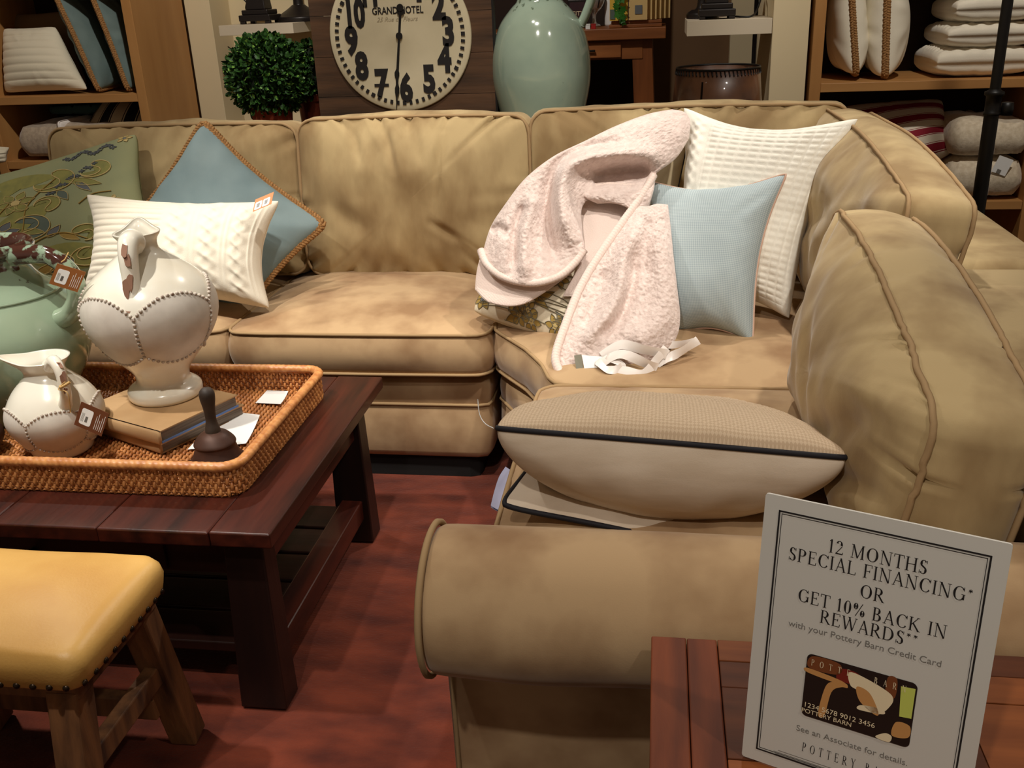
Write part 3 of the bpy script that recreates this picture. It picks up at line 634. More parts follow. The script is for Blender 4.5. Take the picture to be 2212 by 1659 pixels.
# ------------------------------------------------------------------ leather stool
ot = thing('leather_stool', 'mustard leather upholstered stool with nailhead trim and rough wooden legs', 'stool', (-1.2, 1.32, .009))
ox0, ox1, oy0, oy1 = -1.46, -.925, 1.165, 1.475
oc = ((ox0+ox1)/2, (oy0+oy1)/2)
P = rrect(ox1-ox0, oy1-oy0, .03, 200, .01); Vs = []
for a, z in [(-.03, .409), (-.004, .410), (.0, .414), (.004, .43), (.008, .45), (.004, .466), (-.008, .479)]:
    l = np.linalg.norm(P, axis=1)[:, None]; Vs.append(np.concatenate([P+P/l*a, np.full((200, 1), z)], 1))
for r in np.linspace(.95, .03, 22):
    q = P*r*.98; e = (1-(2*q[:, 0]/(ox1-ox0))**2)*(1-(2*q[:, 1]/(oy1-oy0))**2); Vs.append(np.concatenate([q, (.480+.034*np.clip(e, 0, 1)**.8)[:, None]], 1))
V = np.concatenate(Vs)+np.array([oc[0], oc[1], 0]); V[:, 2] += .004*vnoise(V, 6)*(V[:, 2] > .44)
k = len(Vs); F = gridF(k, 200, False, True).tolist()+[[(k-1)*200+i for i in range(200)], list(range(200))[::-1]]
mk('seat', V, F, M['leather'], ot)
box('seat_frame', ox0+.02, ox1-.02, oy0+.02, oy1-.02, .375, .409, M['pineleg'], ot, .004)
hp = resample(P*1.006+np.array(oc), 56); nl_ = None
for p in hp:
    if nl_ is None:
        v, f = lathe([(.0062, 0), (.0058, .002), (.0035, .0042), (.0005, .005)], (0, 0, 0), 8); o = mk('nailhead', v, f, M['nail'], ot); nl_ = o
        me = o.data; co = np.zeros(len(me.vertices)*3); me.vertices.foreach_get('co', co); co = co.reshape(-1, 3)+np.array(ot.location); me.vertices.foreach_set('co', co.ravel())
    else: o = copyobj(nl_, ot, (0, 0, 0))
    d = np.array([p[0]-oc[0], p[1]-oc[1]]); q = np.abs(d)/np.array([(ox1-ox0)/2, (oy1-oy0)/2]); n2_ = Vector((np.sign(d[0]), 0, 0)) if q[0] > q[1] else Vector((0, np.sign(d[1]), 0))
    o.location = Vector((p[0], p[1], .418))-Vector(ot.location); o.rotation_euler = n2_.to_track_quat('Z', 'Y').to_euler()
legs = []
for sx in (-1, 1):
    for sy in (-1, 1):
        top = (oc[0]+sx*.215, oc[1]+sy*.112, .385); bot = (oc[0]+sx*.225, oc[1]+sy*.185, .014)
        beam('leg', bot, top, .058, .052, M['pineleg'], ot, up=(0, 1, 0)); legs.append((top, bot))
for sx in (-1, 1): box('stretcher', oc[0]+sx*.22-.014, oc[0]+sx*.22+.014, oc[1]-.125, oc[1]+.125, .20, .245, M['pineleg'], ot, .003)
box('stretcher', oc[0]-.2, oc[0]+.2, oc[1]-.155, oc[1]-.127, .10, .15, M['pineleg'], ot, .003); box('stretcher', oc[0]-.2, oc[0]+.2, oc[1]+.127, oc[1]+.155, .10, .15, M['pineleg'], ot, .003)
# ------------------------------------------------------------------ side table with parquet top
M['pq1'] = wood('parquet_red', rgb(124, 60, 28), rgb(82, 36, 16), 'y', .6, spec=.2, scale=18, ratio=9); M['pq2'] = wood('parquet_gold', rgb(136, 76, 36), rgb(98, 50, 22), 'x', .6, spec=.2, scale=18, ratio=9)
M['pq3'] = wood('parquet_dark', rgb(94, 48, 22), rgb(66, 31, 13), 'x', .6, spec=.2, scale=18, ratio=9)
st = thing('side_table', 'reddish wooden side table with parquet top beside the roll arm', 'table', (.36, .80, 0))
SZ = .625; sx0, sx1, sy1, sy0 = .003, .72, 1.112, .50
box('edge_board', sx0, sx0+.047, sy0, sy1, SZ-.03, SZ, M['pq1'], st, .002); box('edge_board', sx0+.048, sx0+.088, sy0, sy1, SZ-.03, SZ-.0005, M['pq1'], st, .002)
yy = sy1; k = 0
for wdt in (.045, .052, .125, .052, .060, .052, .09, .05, .05):
    y2 = yy-wdt
    if y2 < sy0: break
    box('parquet_strip', sx0+.089, .38, y2+.0006, yy-.0006, SZ-.03, SZ-.0004*(k % 2), M[('pq2', 'pq3', 'pq3', 'pq2', 'pq3', 'pq2')[k % 6]], st, .0012)
    box('parquet_strip', .381, sx1, y2+.0006, yy-.0006, SZ-.03, SZ-.0004*((k+1) % 2), M[('pq3', 'pq2', 'pq2', 'pq3')[k % 4]], st, .0012); yy = y2; k += 1
box('apron', sx0+.03, sx1-.03, yy+.03, sy1-.02, SZ-.10, SZ-.031, M['pq1'], st, .003)
for x in (sx0+.05, sx1-.05):
    for y in (yy+.05, sy1-.05): beam('leg', (x, y, .0002), (x, y, SZ-.09), .045, .045, M['pq1'], st)
# ------------------------------------------------------------------ sign card
BL, TLs, TRs = np.array([.105, .892, SZ+.002]), np.array([.122, .93, .95]), np.array([.340, .845, .95])
TLs = at(1660, 1066, z=.95); TRs = at(2196, 1178, z=.952); BL = at(1597, 1630, z=SZ+.002)
sex = nrm(TRs-TLs); wS = np.linalg.norm(TRs-TLs); sey = TLs-BL; sey = sey-sex*(sey@sex); hS = np.linalg.norm(sey); sey /= hS; sez = np.cross(sex, sey)
sh = float((TLs-BL)@sex)                                              # slight shear of the seen outline, kept as a rectangle
SO = (TLs+BL)/2-sey*hS/2                                              # lower-left corner of the card
lift = SZ+.0015-min((SO)[2], (SO+sex*wS)[2]); SO = SO+np.array([0, 0, max(lift, 0)])
sign = thing('sign_card', 'white printed promotional card sign leaning on the side table', 'sign', tuple(SO+sex*wS/2))
M['card'] = mat('white_card', rgb(206, 202, 194), .6)
v, f = prismVF(rrect(wS, hS, .003, 600)+np.array([wS/2, hS/2]), SO, sex, sey, -sez, .003); mk('card', v, f, M['card'], sign, smooth=False)
v, f = prismVF([(wS*.35, 0), (wS*.65, 0), (wS*.58, hS*.8), (wS*.42, hS*.8)], SO-sez*.004, sex, nrm(sey*1.0-sez*.32), -sez, .002)
V_ = v.copy(); zmin = V_[:, 2].min(); V_[:, 2] += max(0, SZ+.001-zmin); mk('easel_back', V_, f, M['kraft'], sign, smooth=False)
def SP(x, y, off=.0006): return SO+sex*x+sey*y+sez*off
def rectline(i, t, m):
    parts = []
    for a in ((i, i, wS-i, i+t), (i, hS-i-t, wS-i, hS-i), (i, i, i+t, hS-i), (wS-i-t, i, wS-i, hS-i)):
        parts.append((np.array([SP(a[0], a[1]), SP(a[2], a[1]), SP(a[2], a[3]), SP(a[0], a[3])]), [[0, 1, 2, 3]]))
    v, f = join(parts); mk('border_line', v, f, m, sign, smooth=False)
rectline(.0155, .0018, M['ink']); rectline(.0188, .0007, M['ink'])
# serif capitals drawn from strokes: (x0,y0,x1,y1,w) lines, arcs and serif bars
def gl(ch):
    T, t = .105, .042; L = lambda *a: ('l',)+a; A = lambda *a: ('a',)+a; S = lambda x, y, w=.12: ('l', x-w, y+(.016 if y < .5 else -.016), x+w, y+(.016 if y < .5 else -.016), .032)
    G = {'I': (.34, [L(.17, 0, .17, 1, T), S(.17, 0), S(.17, 1)]), 'H': (.82, [L(.16, 0, .16, 1, T), L(.66, 0, .66, 1, T), L(.16, .52, .66, .52, t), S(.16, 0), S(.16, 1), S(.66, 0), S(.66, 1)]),
     'L': (.64, [L(.16, 0, .16, 1, T), S(.16, 1), S(.16, 0), L(.16, .02, .58, .02, t), L(.57, 0, .59, .22, t)]),
     'E': (.66, [L(.16, 0, .16, 1, T), S(.16, 0, .1), S(.16, 1, .1), L(.16, .02, .58, .02, t), L(.16, .98, .55, .98, t), L(.16, .53, .44, .53, t), L(.57, 0, .6, .22, t), L(.55, 1, .56, .8, t), L(.44, .44, .44, .62, t)]),
     'F': (.62, [L(.16, 0, .16, 1, T), S(.16, 0), S(.16, 1, .1), L(.16, .98, .55, .98, t), L(.16, .52, .44, .52, t), L(.55, 1, .56, .78, t), L(.44, .43, .44, .61, t)]),
     'T': (.70, [L(.35, 0, .35, 1, T), S(.35, 0), L(.05, .98, .65, .98, t), L(.05, 1, .04, .78, t), L(.65, 1, .66, .78, t)]),
     'N': (.84, [L(.16, 0, .16, 1, t), L(.16, 1, .66, 0, T), L(.68, 0, .68, 1, t), S(.16, 0), S(.14, 1, .1), S(.68, 1)]),
     'M': (1.0, [L(.16, 0, .19, 1, t), L(.19, 1, .5, .05, T), L(.5, .02, .8, 1, t), L(.82, 0, .81, 1, T), S(.16, 0, .1), S(.82, 0), S(.15, 1, .08), S(.84, 1, .09)]),
     'A': (.78, [L(.12, 0, .38, 1, t), L(.37, 1, .66, 0, T), L(.2, .34, .55, .34, t), S(.12, 0, .1), S(.66, 0, .11)]), 'K': (.80, [L(.16, 0, .16, 1, T), L(.18, .42, .6, 1, t), L(.3, .56, .68, 0, T), S(.16, 0), S(.16, 1), S(.6, 1, .1), S(.68, 0, .1)]),
     'W': (1.08, [L(.12, 1, .33, 0, T), L(.34, 0, .54, .9, t), L(.52, 1, .75, 0, T), L(.76, 0, .97, 1, t), S(.12, 1, .1), S(.52, 1, .1), S(.97, 1, .09)]),
     'Y': (.74, [L(.12, 1, .37, .46, T), L(.38, .46, .62, 1, t), L(.37, 0, .37, .48, T), S(.12, 1, .1), S(.62, 1, .1), S(.37, 0)]),
     'O': (.86, [A(.43, .5, .37, .5, 0, 360)]), 'C': (.78, [A(.43, .5, .37, .5, 42, 318), L(.70, .98, .70, .72, t)]), 'G': (.84, [A(.43, .5, .37, .5, 42, 318), L(.70, .98, .70, .72, t), L(.70, .08, .70, .42, T), S(.68, .44, .12)]),
     'D': (.84, [L(.16, 0, .16, 1, T), S(.13, 0, .08), S(.13, 1, .08), A(.30, .5, .46, .5, -90, 90), L(.16, .02, .3, .02, t), L(.16, .98, .3, .98, t)]),
     'P': (.68, [L(.16, 0, .16, 1, T), S(.16, 0), S(.13, 1, .08), A(.30, .735, .30, .265, -90, 90), L(.16, .98, .3, .98, t), L(.16, .49, .3, .49, t)]),
     'R': (.76, [L(.16, 0, .16, 1, T), S(.16, 0), S(.13, 1, .08), A(.30, .735, .29, .265, -90, 90), L(.16, .98, .3, .98, t), L(.16, .49, .3, .49, t), L(.34, .48, .66, .0, T), S(.69, 0, .07)]),
     'B': (.70, [L(.16, 0, .16, 1, T), S(.13, 0, .08), S(.13, 1, .08), A(.30, .76, .24, .24, -90, 90), A(.30, .27, .31, .27, -90, 90), L(.16, .98, .3, .98, t), L(.16, .53, .3, .53, t), L(.16, .02, .3, .02, t)]),
     'S': (.60, [A(.30, .75, .21, .25, 35, 250), A(.30, .26, .23, .26, -145, 75), L(.2, .6, .42, .42, T), L(.50, .98, .50, .76, t), L(.08, .02, .08, .26, t)]),
     '0': (.62, [A(.31, .5, .24, .5, 0, 360)]), '1': (.42, [L(.21, 0, .21, 1, T), S(.21, 0), L(.08, .86, .21, .96, t)]), '2': (.60, [A(.28, .73, .22, .27, -20, 160), L(.47, .6, .08, .03, t), L(.07, .04, .52, .04, .08), L(.52, 0, .55, .18, t)]),
     '%': (.86, [A(.2, .74, .15, .24, 0, 360), A(.66, .26, .15, .24, 0, 360), L(.22, 0, .64, 1, t)]),
     '*': (.40, [('l', .2-.13*math.cos(q), .82-.13*math.sin(q), .2+.13*math.cos(q), .82+.13*math.sin(q), .045) for q in (PI/2, PI/6, -PI/6)]), ' ': (.36, [])}
    return G[ch]
def serif(name, s, size, xc, y, m, parent, P3, xs=1.0, track=.03):
    parts = []; x = 0
    for ch in s:
        w, st_ = gl(ch)
        for q in st_:
            if q[0] == 'l':
                _, x0, y0, x1, y1, wd = q; dx, dy = x1-x0, y1-y0; l = math.hypot(dx, dy); nx, ny = -dy/l*wd/2, dx/l*wd/2
                pts = [(x0+nx, y0+ny), (x1+nx, y1+ny), (x1-nx, y1-ny), (x0-nx, y0-ny)]; parts.append(([(x+a, b) for a, b in pts], [[0, 1, 2, 3]]))
            else:
                _, cx, cy, rx, ry, a0, a1 = q; n = max(8, int(abs(a1-a0)/12)); ring = []
                for k in range(n+1):
                    a = math.radians(a0+(a1-a0)*k/n); th = .105*abs(math.cos(a))**1.3+.038; ca, sa = math.cos(a), math.sin(a)
                    ring += [(x+cx+rx*ca, cy+ry*sa), (x+cx+(rx-th)*ca, cy+(ry-min(th, .05 if abs(sa) > .7 else th))*sa)]
                parts.append((ring, [[2*k, 2*k+2, 2*k+3, 2*k+1] for k in range(n)]))
        x += w+track
    x -= track; out = []
    for v, f in parts: out.append((np.array([P3(xc+(a-x/2)*size*xs, y+b*size) for a, b in v]), f))
    v, f = join(out); return mk(name, v, f, m, parent, smooth=False)
def sl(s, size, fx, fy, m=None, xs=1.0, track=.03): return serif('lettering', s, size, wS*fx, hS*fy, m or M['ink'], sign, SP, xs, track)
sl('12 MONTHS', .0150, .50, .846); sl('SPECIAL FINANCING*', .0150, .508, .788); sl('OR', .0150, .50, .718)
sl('GET 10% BACK IN', .0150, .50, .650); sl('REWARDS**', .0150, .50, .594)
text('lettering', 'with your Pottery Barn Credit Card', .0105, M['greyink'], sign, SP(wS*.485, hS*.552), sex, sey)
text('lettering', 'See an Associate for details.', .0103, M['greyink'], sign, SP(wS*.49, hS*.172), sex, sey)
sl('POTTERY BARN', .0110, .49, .100, xs=.62, track=.55)
parts = []
for k, (y, w) in enumerate(((.070, .66), (.062, .70), (.054, .68))):
    parts.append((np.array([SP(wS*.5-wS*w/2, hS*y), SP(wS*.5+wS*w/2, hS*y), SP(wS*.5+wS*w/2, hS*y+.0006), SP(wS*.5-wS*w/2, hS*y+.0006)]), [[0, 1, 2, 3]]))
v, f = join(parts); mk('fine_print', v, f, M['greyink'], sign, smooth=False)
# printed picture of the credit card
C1 = {k: mat('print_'+k, rgb(*c), .5) for k, c in dict(dark=(34, 20, 16), brown=(120, 66, 34), tan=(196, 142, 84), cream=(232, 214, 178), lime=(196, 204, 96), red=(120, 34, 24)).items()}
cw, chh = wS*.475, hS*.235; cx0, cy0 = wS*.495-cw/2, hS*.238
def CP(x, y, off): return SP(cx0+x*cw, cy0+y*chh, off)
def blob(poly, m, off): q = spline(np.array(poly, float), 48, True) if m != 'lime' else poly; v = np.array([CP(a, b, off) for a, b in q]); mk('picture_shape', v, [list(range(len(q)))], C1[m], pic, smooth=False)
v = np.array([SP(cx0+cw/2+p[0], cy0+chh/2+p[1], .0008) for p in rrect(cw, chh, .006, 300)]); pic = mk('card_picture', v, [list(range(300))], C1['dark'], sign, smooth=False)
blob([(.03, .78), (.30, .80), (.30, .97), (.05, .97)], 'brown', .0010); blob([(.02, .70), (.34, .66), (.34, .72), (.02, .77)], 'tan', .0011)
blob([(.30, .72), (.50, .74), (.48, .90), (.32, .90)], 'red', .0010); blob([(.42, .90), (.78, .74), (.78, .52), (.66, .36), (.52, .62), (.42, .70)], 'cream', .0011)
blob([(.48, .70), (.60, .66), (.70, .40), (.66, .36), (.52, .50)], 'tan', .0012); blob([(.88, .44), (.985, .46), (.985, .92), (.86, .90)], 'lime', .0010)
blob([(.16, .10), (.22, .10), (.26, .50), (.34, .62), (.40, .64), (.38, .70), (.28, .68), (.20, .56)], 'tan', .0012); blob([(.74, .70), (.82, .70), (.82, .98), (.74, .98)], 'brown', .0010)
blob([(.52, .36), (.74, .40), (.72, .47), (.54, .44)], 'cream', .0012); blob([(.84, .12), (.98, .16), (.98, .34), (.86, .34)], 'tan', .0010); blob([(.70, .02), (.82, .0), (.84, .10), (.78, .12)], 'cream', .0010)
for i, ch in enumerate('POTTERYBARN'):
    if i in (5, 6): continue
    serif('lettering', ch, .0075, cx0+cw*(.06+i*.083), cy0+chh*.83, C1['cream'], pic, lambda a, b: SP(a, b, .0015), .7)
text('lettering', '1234 5678 9012 3456', .0085, C1['cream'], pic, CP(.35, .15, .0015), sex, sey, xs=1.0); text('lettering', 'POTTERY BARN', .0075, C1['cream'], pic, CP(.24, .055, .0015), sex, sey)
# ------------------------------------------------------------------ throw pillows on the sofa
M['paisley'] = mat('sage_linen', rgb(158, 160, 118), .8, rgb(140, 150, 118), nscale=4, bump=.2, bscale=500)
M['slate'] = mat('print_slate', rgb(96, 108, 98), .8); M['olive'] = mat('print_olive', rgb(150, 146, 80), .8, rgb(132, 132, 76), nscale=30)
M['gold'] = mat('gold_thread', rgb(204, 182, 122), .6); M['ochre'] = mat('print_ochre', rgb(166, 138, 72), .8); M['bluegrey'] = mat('print_bluegrey', rgb(104, 108, 112), .8)
M['dusty'] = mat('dusty_blue_linen', rgb(126, 144, 146), .75, rgb(110, 130, 134), nscale=5, bump=.15, bscale=600)
M['cableknit'] = mat('ivory_knit', rgb(236, 228, 210), .9, bump=.3, bscale=350, sheen=.3, spec=.2)
M['whiteknit'] = mat('white_knit', rgb(244, 240, 228), .9, bump=.3, bscale=350, sheen=.3, spec=.2)
M['oat'] = mat('oat_linen', rgb(222, 206, 186), .85, rgb(208, 190, 168), nscale=8, bump=.2, bscale=300, stretch=(1, 1, 4))
M['taupe'] = mat('taupe_linen', rgb(176, 160, 130), .85)
def skyweave(nm, c0, c1, c2, sc):
    m = mat(nm, c0, .8); nt = m.node_tree; N = nt.nodes; L = nt.links; tc = [n for n in N if n.type == 'TEX_COORD'][0]
    mp = N.new('ShaderNodeMapping'); mp.inputs['Rotation'].default_value = (0, 0, .785); mp.inputs['Scale'].default_value = (sc, sc, 1); L.new(tc.outputs['UV'], mp.inputs[0])
    ck = N.new('ShaderNodeTexChecker'); ck.inputs['Scale'].default_value = 1; ck.inputs[1].default_value = c1; ck.inputs[2].default_value = c2; bp = N.new('ShaderNodeBump'); bp.inputs['Strength'].default_value = .5; bp.inputs['Distance'].default_value = .002; L.new(ck.outputs[1], bp.inputs['Height']); L.new(bp.outputs[0], N['Principled BSDF'].inputs['Normal']); L.new(mp.outputs[0], ck.inputs[0])
    L.new(ck.outputs[0], N['Principled BSDF'].inputs['Base Color']); return m
M['sky'] = skyweave('sky_dot_weave', rgb(164, 178, 182), rgb(156, 172, 178), rgb(186, 198, 200), 260); M['oatweave'] = skyweave('oat_basketweave', rgb(214, 190, 160), rgb(218, 194, 164), rgb(202, 176, 146), 230); M['skyback'] = mat('cream_print_back', rgb(206, 186, 160), .85)
M['peach'] = mat('peach_piping', rgb(206, 170, 150), .8)
# 1 green paisley
C = [at(-190, 425, y=3.14), at(297, 286, y=3.21), at(362, 575, y=2.98), at(-130, 700, y=2.90)]
D = pillow('paisley_pillow', 'sage green square pillow with embroidered paisley, leaning at the far left', C, .095, .085, M['paisley'], k=.10, seed=3, wr=.008)
items = []
rs = np.random.RandomState(4)
def PSL(x, y, a, L, fl=1, c=1, line=3): p = paisley(x, y, a, L, fl); items.append(('fill', c, (p, .0012))); items.append(('line', line, (np.concatenate([p, p[:1]]), .0019)))
def LEAF(x, y, a, L, w, c, line=None):
    p = leafpoly(x, y, a, L, w); items.append(('fill', c, (p, .0015)))
    if line is not None: items.append(('line', line, (np.concatenate([p, p[:1]]), .0011)))
def STEM(pts, c=4, r=.0022): items.append(('line', c, (spline(pts, 30), r)))
def FLOWER(x, y, R, n, c, cc, line=3):
    for k in range(n): LEAF(x+R*.25*math.cos(k*2*PI/n), y+R*.25*math.sin(k*2*PI/n), k*2*PI/n, R*.8, R*.26, c, line)
    items.append(('fill', cc, (np.array([(x+R*.25*math.cos(q), y+R*.25*math.sin(q)) for q in np.linspace(0, 2*PI, 10)[:-1]]), .0026)))
for q in [(-.35, .45, .3, .5), (-.1, .75, 2.8, .42), (-.6, .62, .9, .35)]: items.append(('fill', 0, (paisley(*q), .0006)))
items.append(('fill', 0, (leafpoly(-.55, .3, 1.0, .6, .2), .0006))); items.append(('fill', 2, (paisley(.1, -.25, 2.6, .5), .0006))); items.append(('fill', 2, (leafpoly(-.25, .2, -.6, .7, .16), .0006)))
items.append(('fill', 2, (leafpoly(.0, .55, .3, .75, .2), .0006))); items.append(('fill', 2, (leafpoly(-.2, -.65, .2, .6, .12), .0006)))
PSL(.30, -.62, .35, .40, 1, 2); PSL(.62, -.62, .1, .30, 1, 2); PSL(.22, -.05, -.2, .26, -1, 2); PSL(.40, .36, -1.0, .26, 1, 2); PSL(-.05, .2, .5, .4, -1, 5); PSL(.55, .72, 2.4, .3, 1, 2); PSL(.1, .8, .2, .35, -1, 5)
STEM([(-.3, .95), (-.12, .55), (.02, .15), (.1, -.2), (.35, -.5)]); STEM([(-.15, .6), (.1, .35), (.32, .3), (.5, .45)]); STEM([(-.3, .9), (-.35, .4), (-.25, 0), (-.05, -.3)]); STEM([(.5, -.05), (.62, -.15), (.78, -.15)]); STEM([(-.1, .5), (-.3, .25), (-.45, .2)])
for x, y, a, L, w, c in [(-.12, .5, 2.6, .22, .05, 4), (-.08, .45, .4, .25, .05, 4), (-.2, .7, 2.9, .25, .06, 4), (-.02, .2, 2.3, .2, .05, 2), (.02, .15, .5, .2, .04, 2), (.1, -.15, -2.6, .2, .05, 2), (-.28, .1, 3.6, .2, .06, 2), (-.3, .3, -.5, .2, .05, 4), (.2, .32, -.8, .18, .04, 1), (.3, .3, .8, .2, .04, 4), (.0, .8, -.4, .3, .05, 4), (-.2, .95, -.9, .3, .06, 4), (.45, -.42, .5, .3, .05, 2), (.5, -.38, 1.0, .22, .035, 1), (.36, -.3, 1.2, .18, .04, 5)]: LEAF(x, y, a, L, w, c, 3)
FLOWER(.0, -.28, .16, 6, 2, 3); FLOWER(-.18, .12, .18, 7, 1, 2); FLOWER(.78, -.02, .07, 5, 3, 4); FLOWER(.7, .07, .06, 5, 3, 4); FLOWER(.82, .08, .06, 5, 3, 4); FLOWER(.74, .16, .06, 5, 3, 4); FLOWER(.9, -.94, .07, 5, 3, 1)
for k in range(14): FLOWER(.42+.03*k+.0*rs.rand(), -.84+.05*math.sin(k), .028, 4, 5, 1, 1)
for k in range(12): FLOWER(.28+.035*k, -.28-.03*k+.03*math.sin(k*2), .026, 4, 5, 1, 1)
v, f, mi = embro(D, items, D['root'])
mk('embroidery', v, f, [M['slate'], M['bluegrey'], M['olive'], M['gold'], M['ochre'], M['slate']], D['root'], midx=mi)
# 2 dusty blue, on its point
C = [at(440, 262, y=3.20), at(702, 484, y=3.10), at(520, 690, y=2.93), at(215, 560, y=2.98)]
D = pillow('blue_pillow', 'dusty blue pillow standing on its point with braided jute trim', C, .10, .07, M['dusty'], k=.11, seed=8, wr=.011)
braid('braided_trim', D['edge'], .0125, M['jute'], D['root'])
# 3 ivory cable knit with price tag
def cable(x, y, s, t):
    left = s < -.06
    ribs = .0048*np.abs(np.sin(y*PI/.022))**.7
    col = .105; xx = ((x+.02) % col)-col/2; tw = .086
    c1 = .020*np.sin(y*2*PI/tw); c2 = -c1; wv = .013
    b = .0055*(np.exp(-((xx-c1)/wv)**2)*(1+.5*np.cos(y*2*PI/tw))+np.exp(-((xx-c2)/wv)**2)*(1-.5*np.cos(y*2*PI/tw)))*.8
    sidr = .003*np.exp(-((np.abs(xx)-.044)/.004)**2)
    return np.where(left, ribs, b+sidr)
C = [at(184, 418, y=2.95), at(607, 432, y=2.93), at(585, 668, y=2.80), at(176, 640, y=2.74)]
D = pillow('cable_knit_pillow', 'ivory cable-knit pillow with an orange price tag on its corner', C, .115, .075, M['cableknit'], k=.17, n=170, disp=cable, seed=5, wr=.007)
t0 = D['surf'](.86, -.80, .012)
def minitag(parent, O, ex, ey, w, h):
    ex, ey = nrm(ex), nrm(ey); ez = np.cross(ex, ey); ez = ez if ez@(CAM-O) > 0 else -ez
    v, f = prismVF([(-w/2, -h/2), (w/2, -h/2), (w/2, h/2), (-w/2, h/2)], O, ex, ey, ez, .001); tg = mk('price_tag', v, f, M['tagorange'], parent, smooth=False)
    for k in (-1, 1):
        v, f = prismVF(rrect(w*.38, h*.62, .003, 24)+np.array([k*w*.21-w*.04, -h*.12]), O+ez*.001, ex, ey, ez, .0004); s_ = mk('sticker', v, f, M['paper'], tg, smooth=False)
        parts = [prismVF([(k*w*.21-w*.12+j*w*.02, -h*.28), (k*w*.21-w*.11+j*w*.02, -h*.28), (k*w*.21-w*.11+j*w*.02, h*.05), (k*w*.21-w*.12+j*w*.02, h*.05)], O+ez*.0015, ex, ey, ez, .0001) for j in range(8)]
        v, f = join(parts); mk('barcode', v, f, M['ink'], tg, smooth=False)
M['tagorange'] = mat('orange_card', rgb(206, 142, 92), .6)
tc_ = at(569, 436, y=2.80); minitag(D['root'], tc_, at(592, 428, y=2.80)-at(545, 448, y=2.78), at(574, 418, y=2.80)-at(566, 455, y=2.77), .062, .040)
# 4 oat pillow with black piping behind the throw
C = [at(1290, 330, y=3.12), at(1497, 250, y=3.20), at(1440, 560, y=2.98), at(1150, 600, y=2.95)]
D = pillow('oat_pillow', 'oat linen pillow with dark piping, mostly hidden behind the pink throw', C, .06, .05, M['taupe'], pipe=M['blackpipe'], k=.06, seed=13)
# 5 big white basket knit
def basket(x, y, s, t):
    a, b = .030, .021; row = np.floor(y/b); yy = (y/b-row)-.5; xx = (x/a) % 1-.5
    wv = .0040*np.cos(yy*PI)**.6*(1-.9*np.exp(-((np.abs(xx)-.5)/.13)**2))
    cab = .006*np.exp(-((x+.17-.012*np.sin(y*2*PI/.07))/.014)**2)+.006*np.exp(-((x+.17+.012*np.sin(y*2*PI/.07))/.014)**2)
    return np.where(x < -.125, cab, wv)
C = [at(1474, 228, y=3.12), at(1860, 252, y=2.86), at(1706, 692, y=2.72), at(1420, 660, y=2.84)]
D = pillow('white_knit_pillow', 'big white basket-knit pillow leaning into the sofa corner', C, .11, .08, M['whiteknit'], ex_=.50, k=.21, n=180, disp=basket, seed=17, wr=.010)
# 6 pale blue woven
C = [at(1385, 385, y=2.98), at(1703, 372, y=2.78), at(1626, 746, y=2.57), at(1430, 742, y=2.62)]
D = pillow('sky_pillow', 'pale blue dotted weave pillow in front of the white knit pillow', C, .10, .08, M['sky'], mback=M['skyback'], pipe=M['peach'], pr=.0035, k=.21, ex_=.52, seed=23, wr=.010)
v, f = prismVF([(0, 0), (.018, -.004), (.020, -.075), (.004, -.080)], at(1692, 420, y=2.80), nrm((.5, -.8, 0)), Z, nrm((.8, .5, 0)), .0012); mk('care_label', v, f, M['tagdark'], D['root'], smooth=False)
# 7 floral under the throw
M['fadedstem'] = mat('faded_stem', rgb(120, 112, 90), .8)
M['ecru'] = mat('ecru_linen', rgb(226, 214, 188), .85, bump=.2, bscale=400)
C = [at(1130, 470, y=3.02), at(1400, 440, y=3.00), at(1330, 800, y=2.56), at(1020, 672, y=2.75)]
D = pillow('floral_pillow', 'ecru pillow with embroidered flowers, half covered by the pink throw', C, .085, .08, M['ecru'], k=.05, seed=29, wr=.006)
items = []
for i in range(34):
    x, y = rs.uniform(-.95, .6), rs.uniform(.1, .97)
    if i % 3 == 0: FLOWER(x, y, .13, 6, 2, 3, 1)
    else: LEAF(x, y, rs.uniform(0, 6.28), .24, .045, [0, 2, 4, 5][i % 4], 1)
for k in range(8): STEM([(rs.uniform(-.9, .5), .2+.1*k), (rs.uniform(-.6, .4), .3+.08*k), (rs.uniform(-.6, .6), .4+.07*k)], 1, .0014)
FLOWER(-.86, .80, .16, 7, 4, 0, 1)
v, f, mi = embro(D, items, D['root'])
mk('embroidery', v, f, [M['bluegrey'], M['fadedstem'], M['ochre'], M['gold'], M['ochre'], M['bluegrey']], D['root'], midx=mi)
# 8, 9 oat pillows by the arm
def weave(x, y, s, t): return .0016*(np.sin(x*PI/.0075)*np.sin(y*PI/.0075))
NL, NR = at(1066, 925, y=1.50), at(1838, 990, y=1.50)
C = [np.array([NL[0]+.03, 1.94, .575]), np.array([NR[0]-.04, 1.94, .560]), NR, NL]
D = pillow('oat_pillow', 'oat basket-weave pillow with black piping, propped on the roll arm', C, .080, .165, M['oatweave'], mback=M['oat'], pipe=M['blackpipe'], pr=.0052, k=.055, n=150, disp=weave, seed=31, wr=.008, sag=.0, ex_=.40, front=(0, 0, 1))
v, f = tubeVF(spline([at(1032, 862, y=1.56), at(1036, 895, y=1.55), at(1048, 915, y=1.53), NL], 16), .0009, 5); mk('tag_string', v, f, M['paper'], D['root'])
C = [np.array([-.20, 1.95, .585]), np.array([.28, 1.95, .585]), at(1640, 1215, y=1.52), at(1082, 1092, y=1.53)]
D = pillow('oat_pillow', 'oat pillow with black piping, lowest of the two by the roll arm', C, .02, .025, M['oat'], pipe=M['blackpipe'], pr=.0052, k=.055, seed=37, sag=0, front=(0, 0, 1))
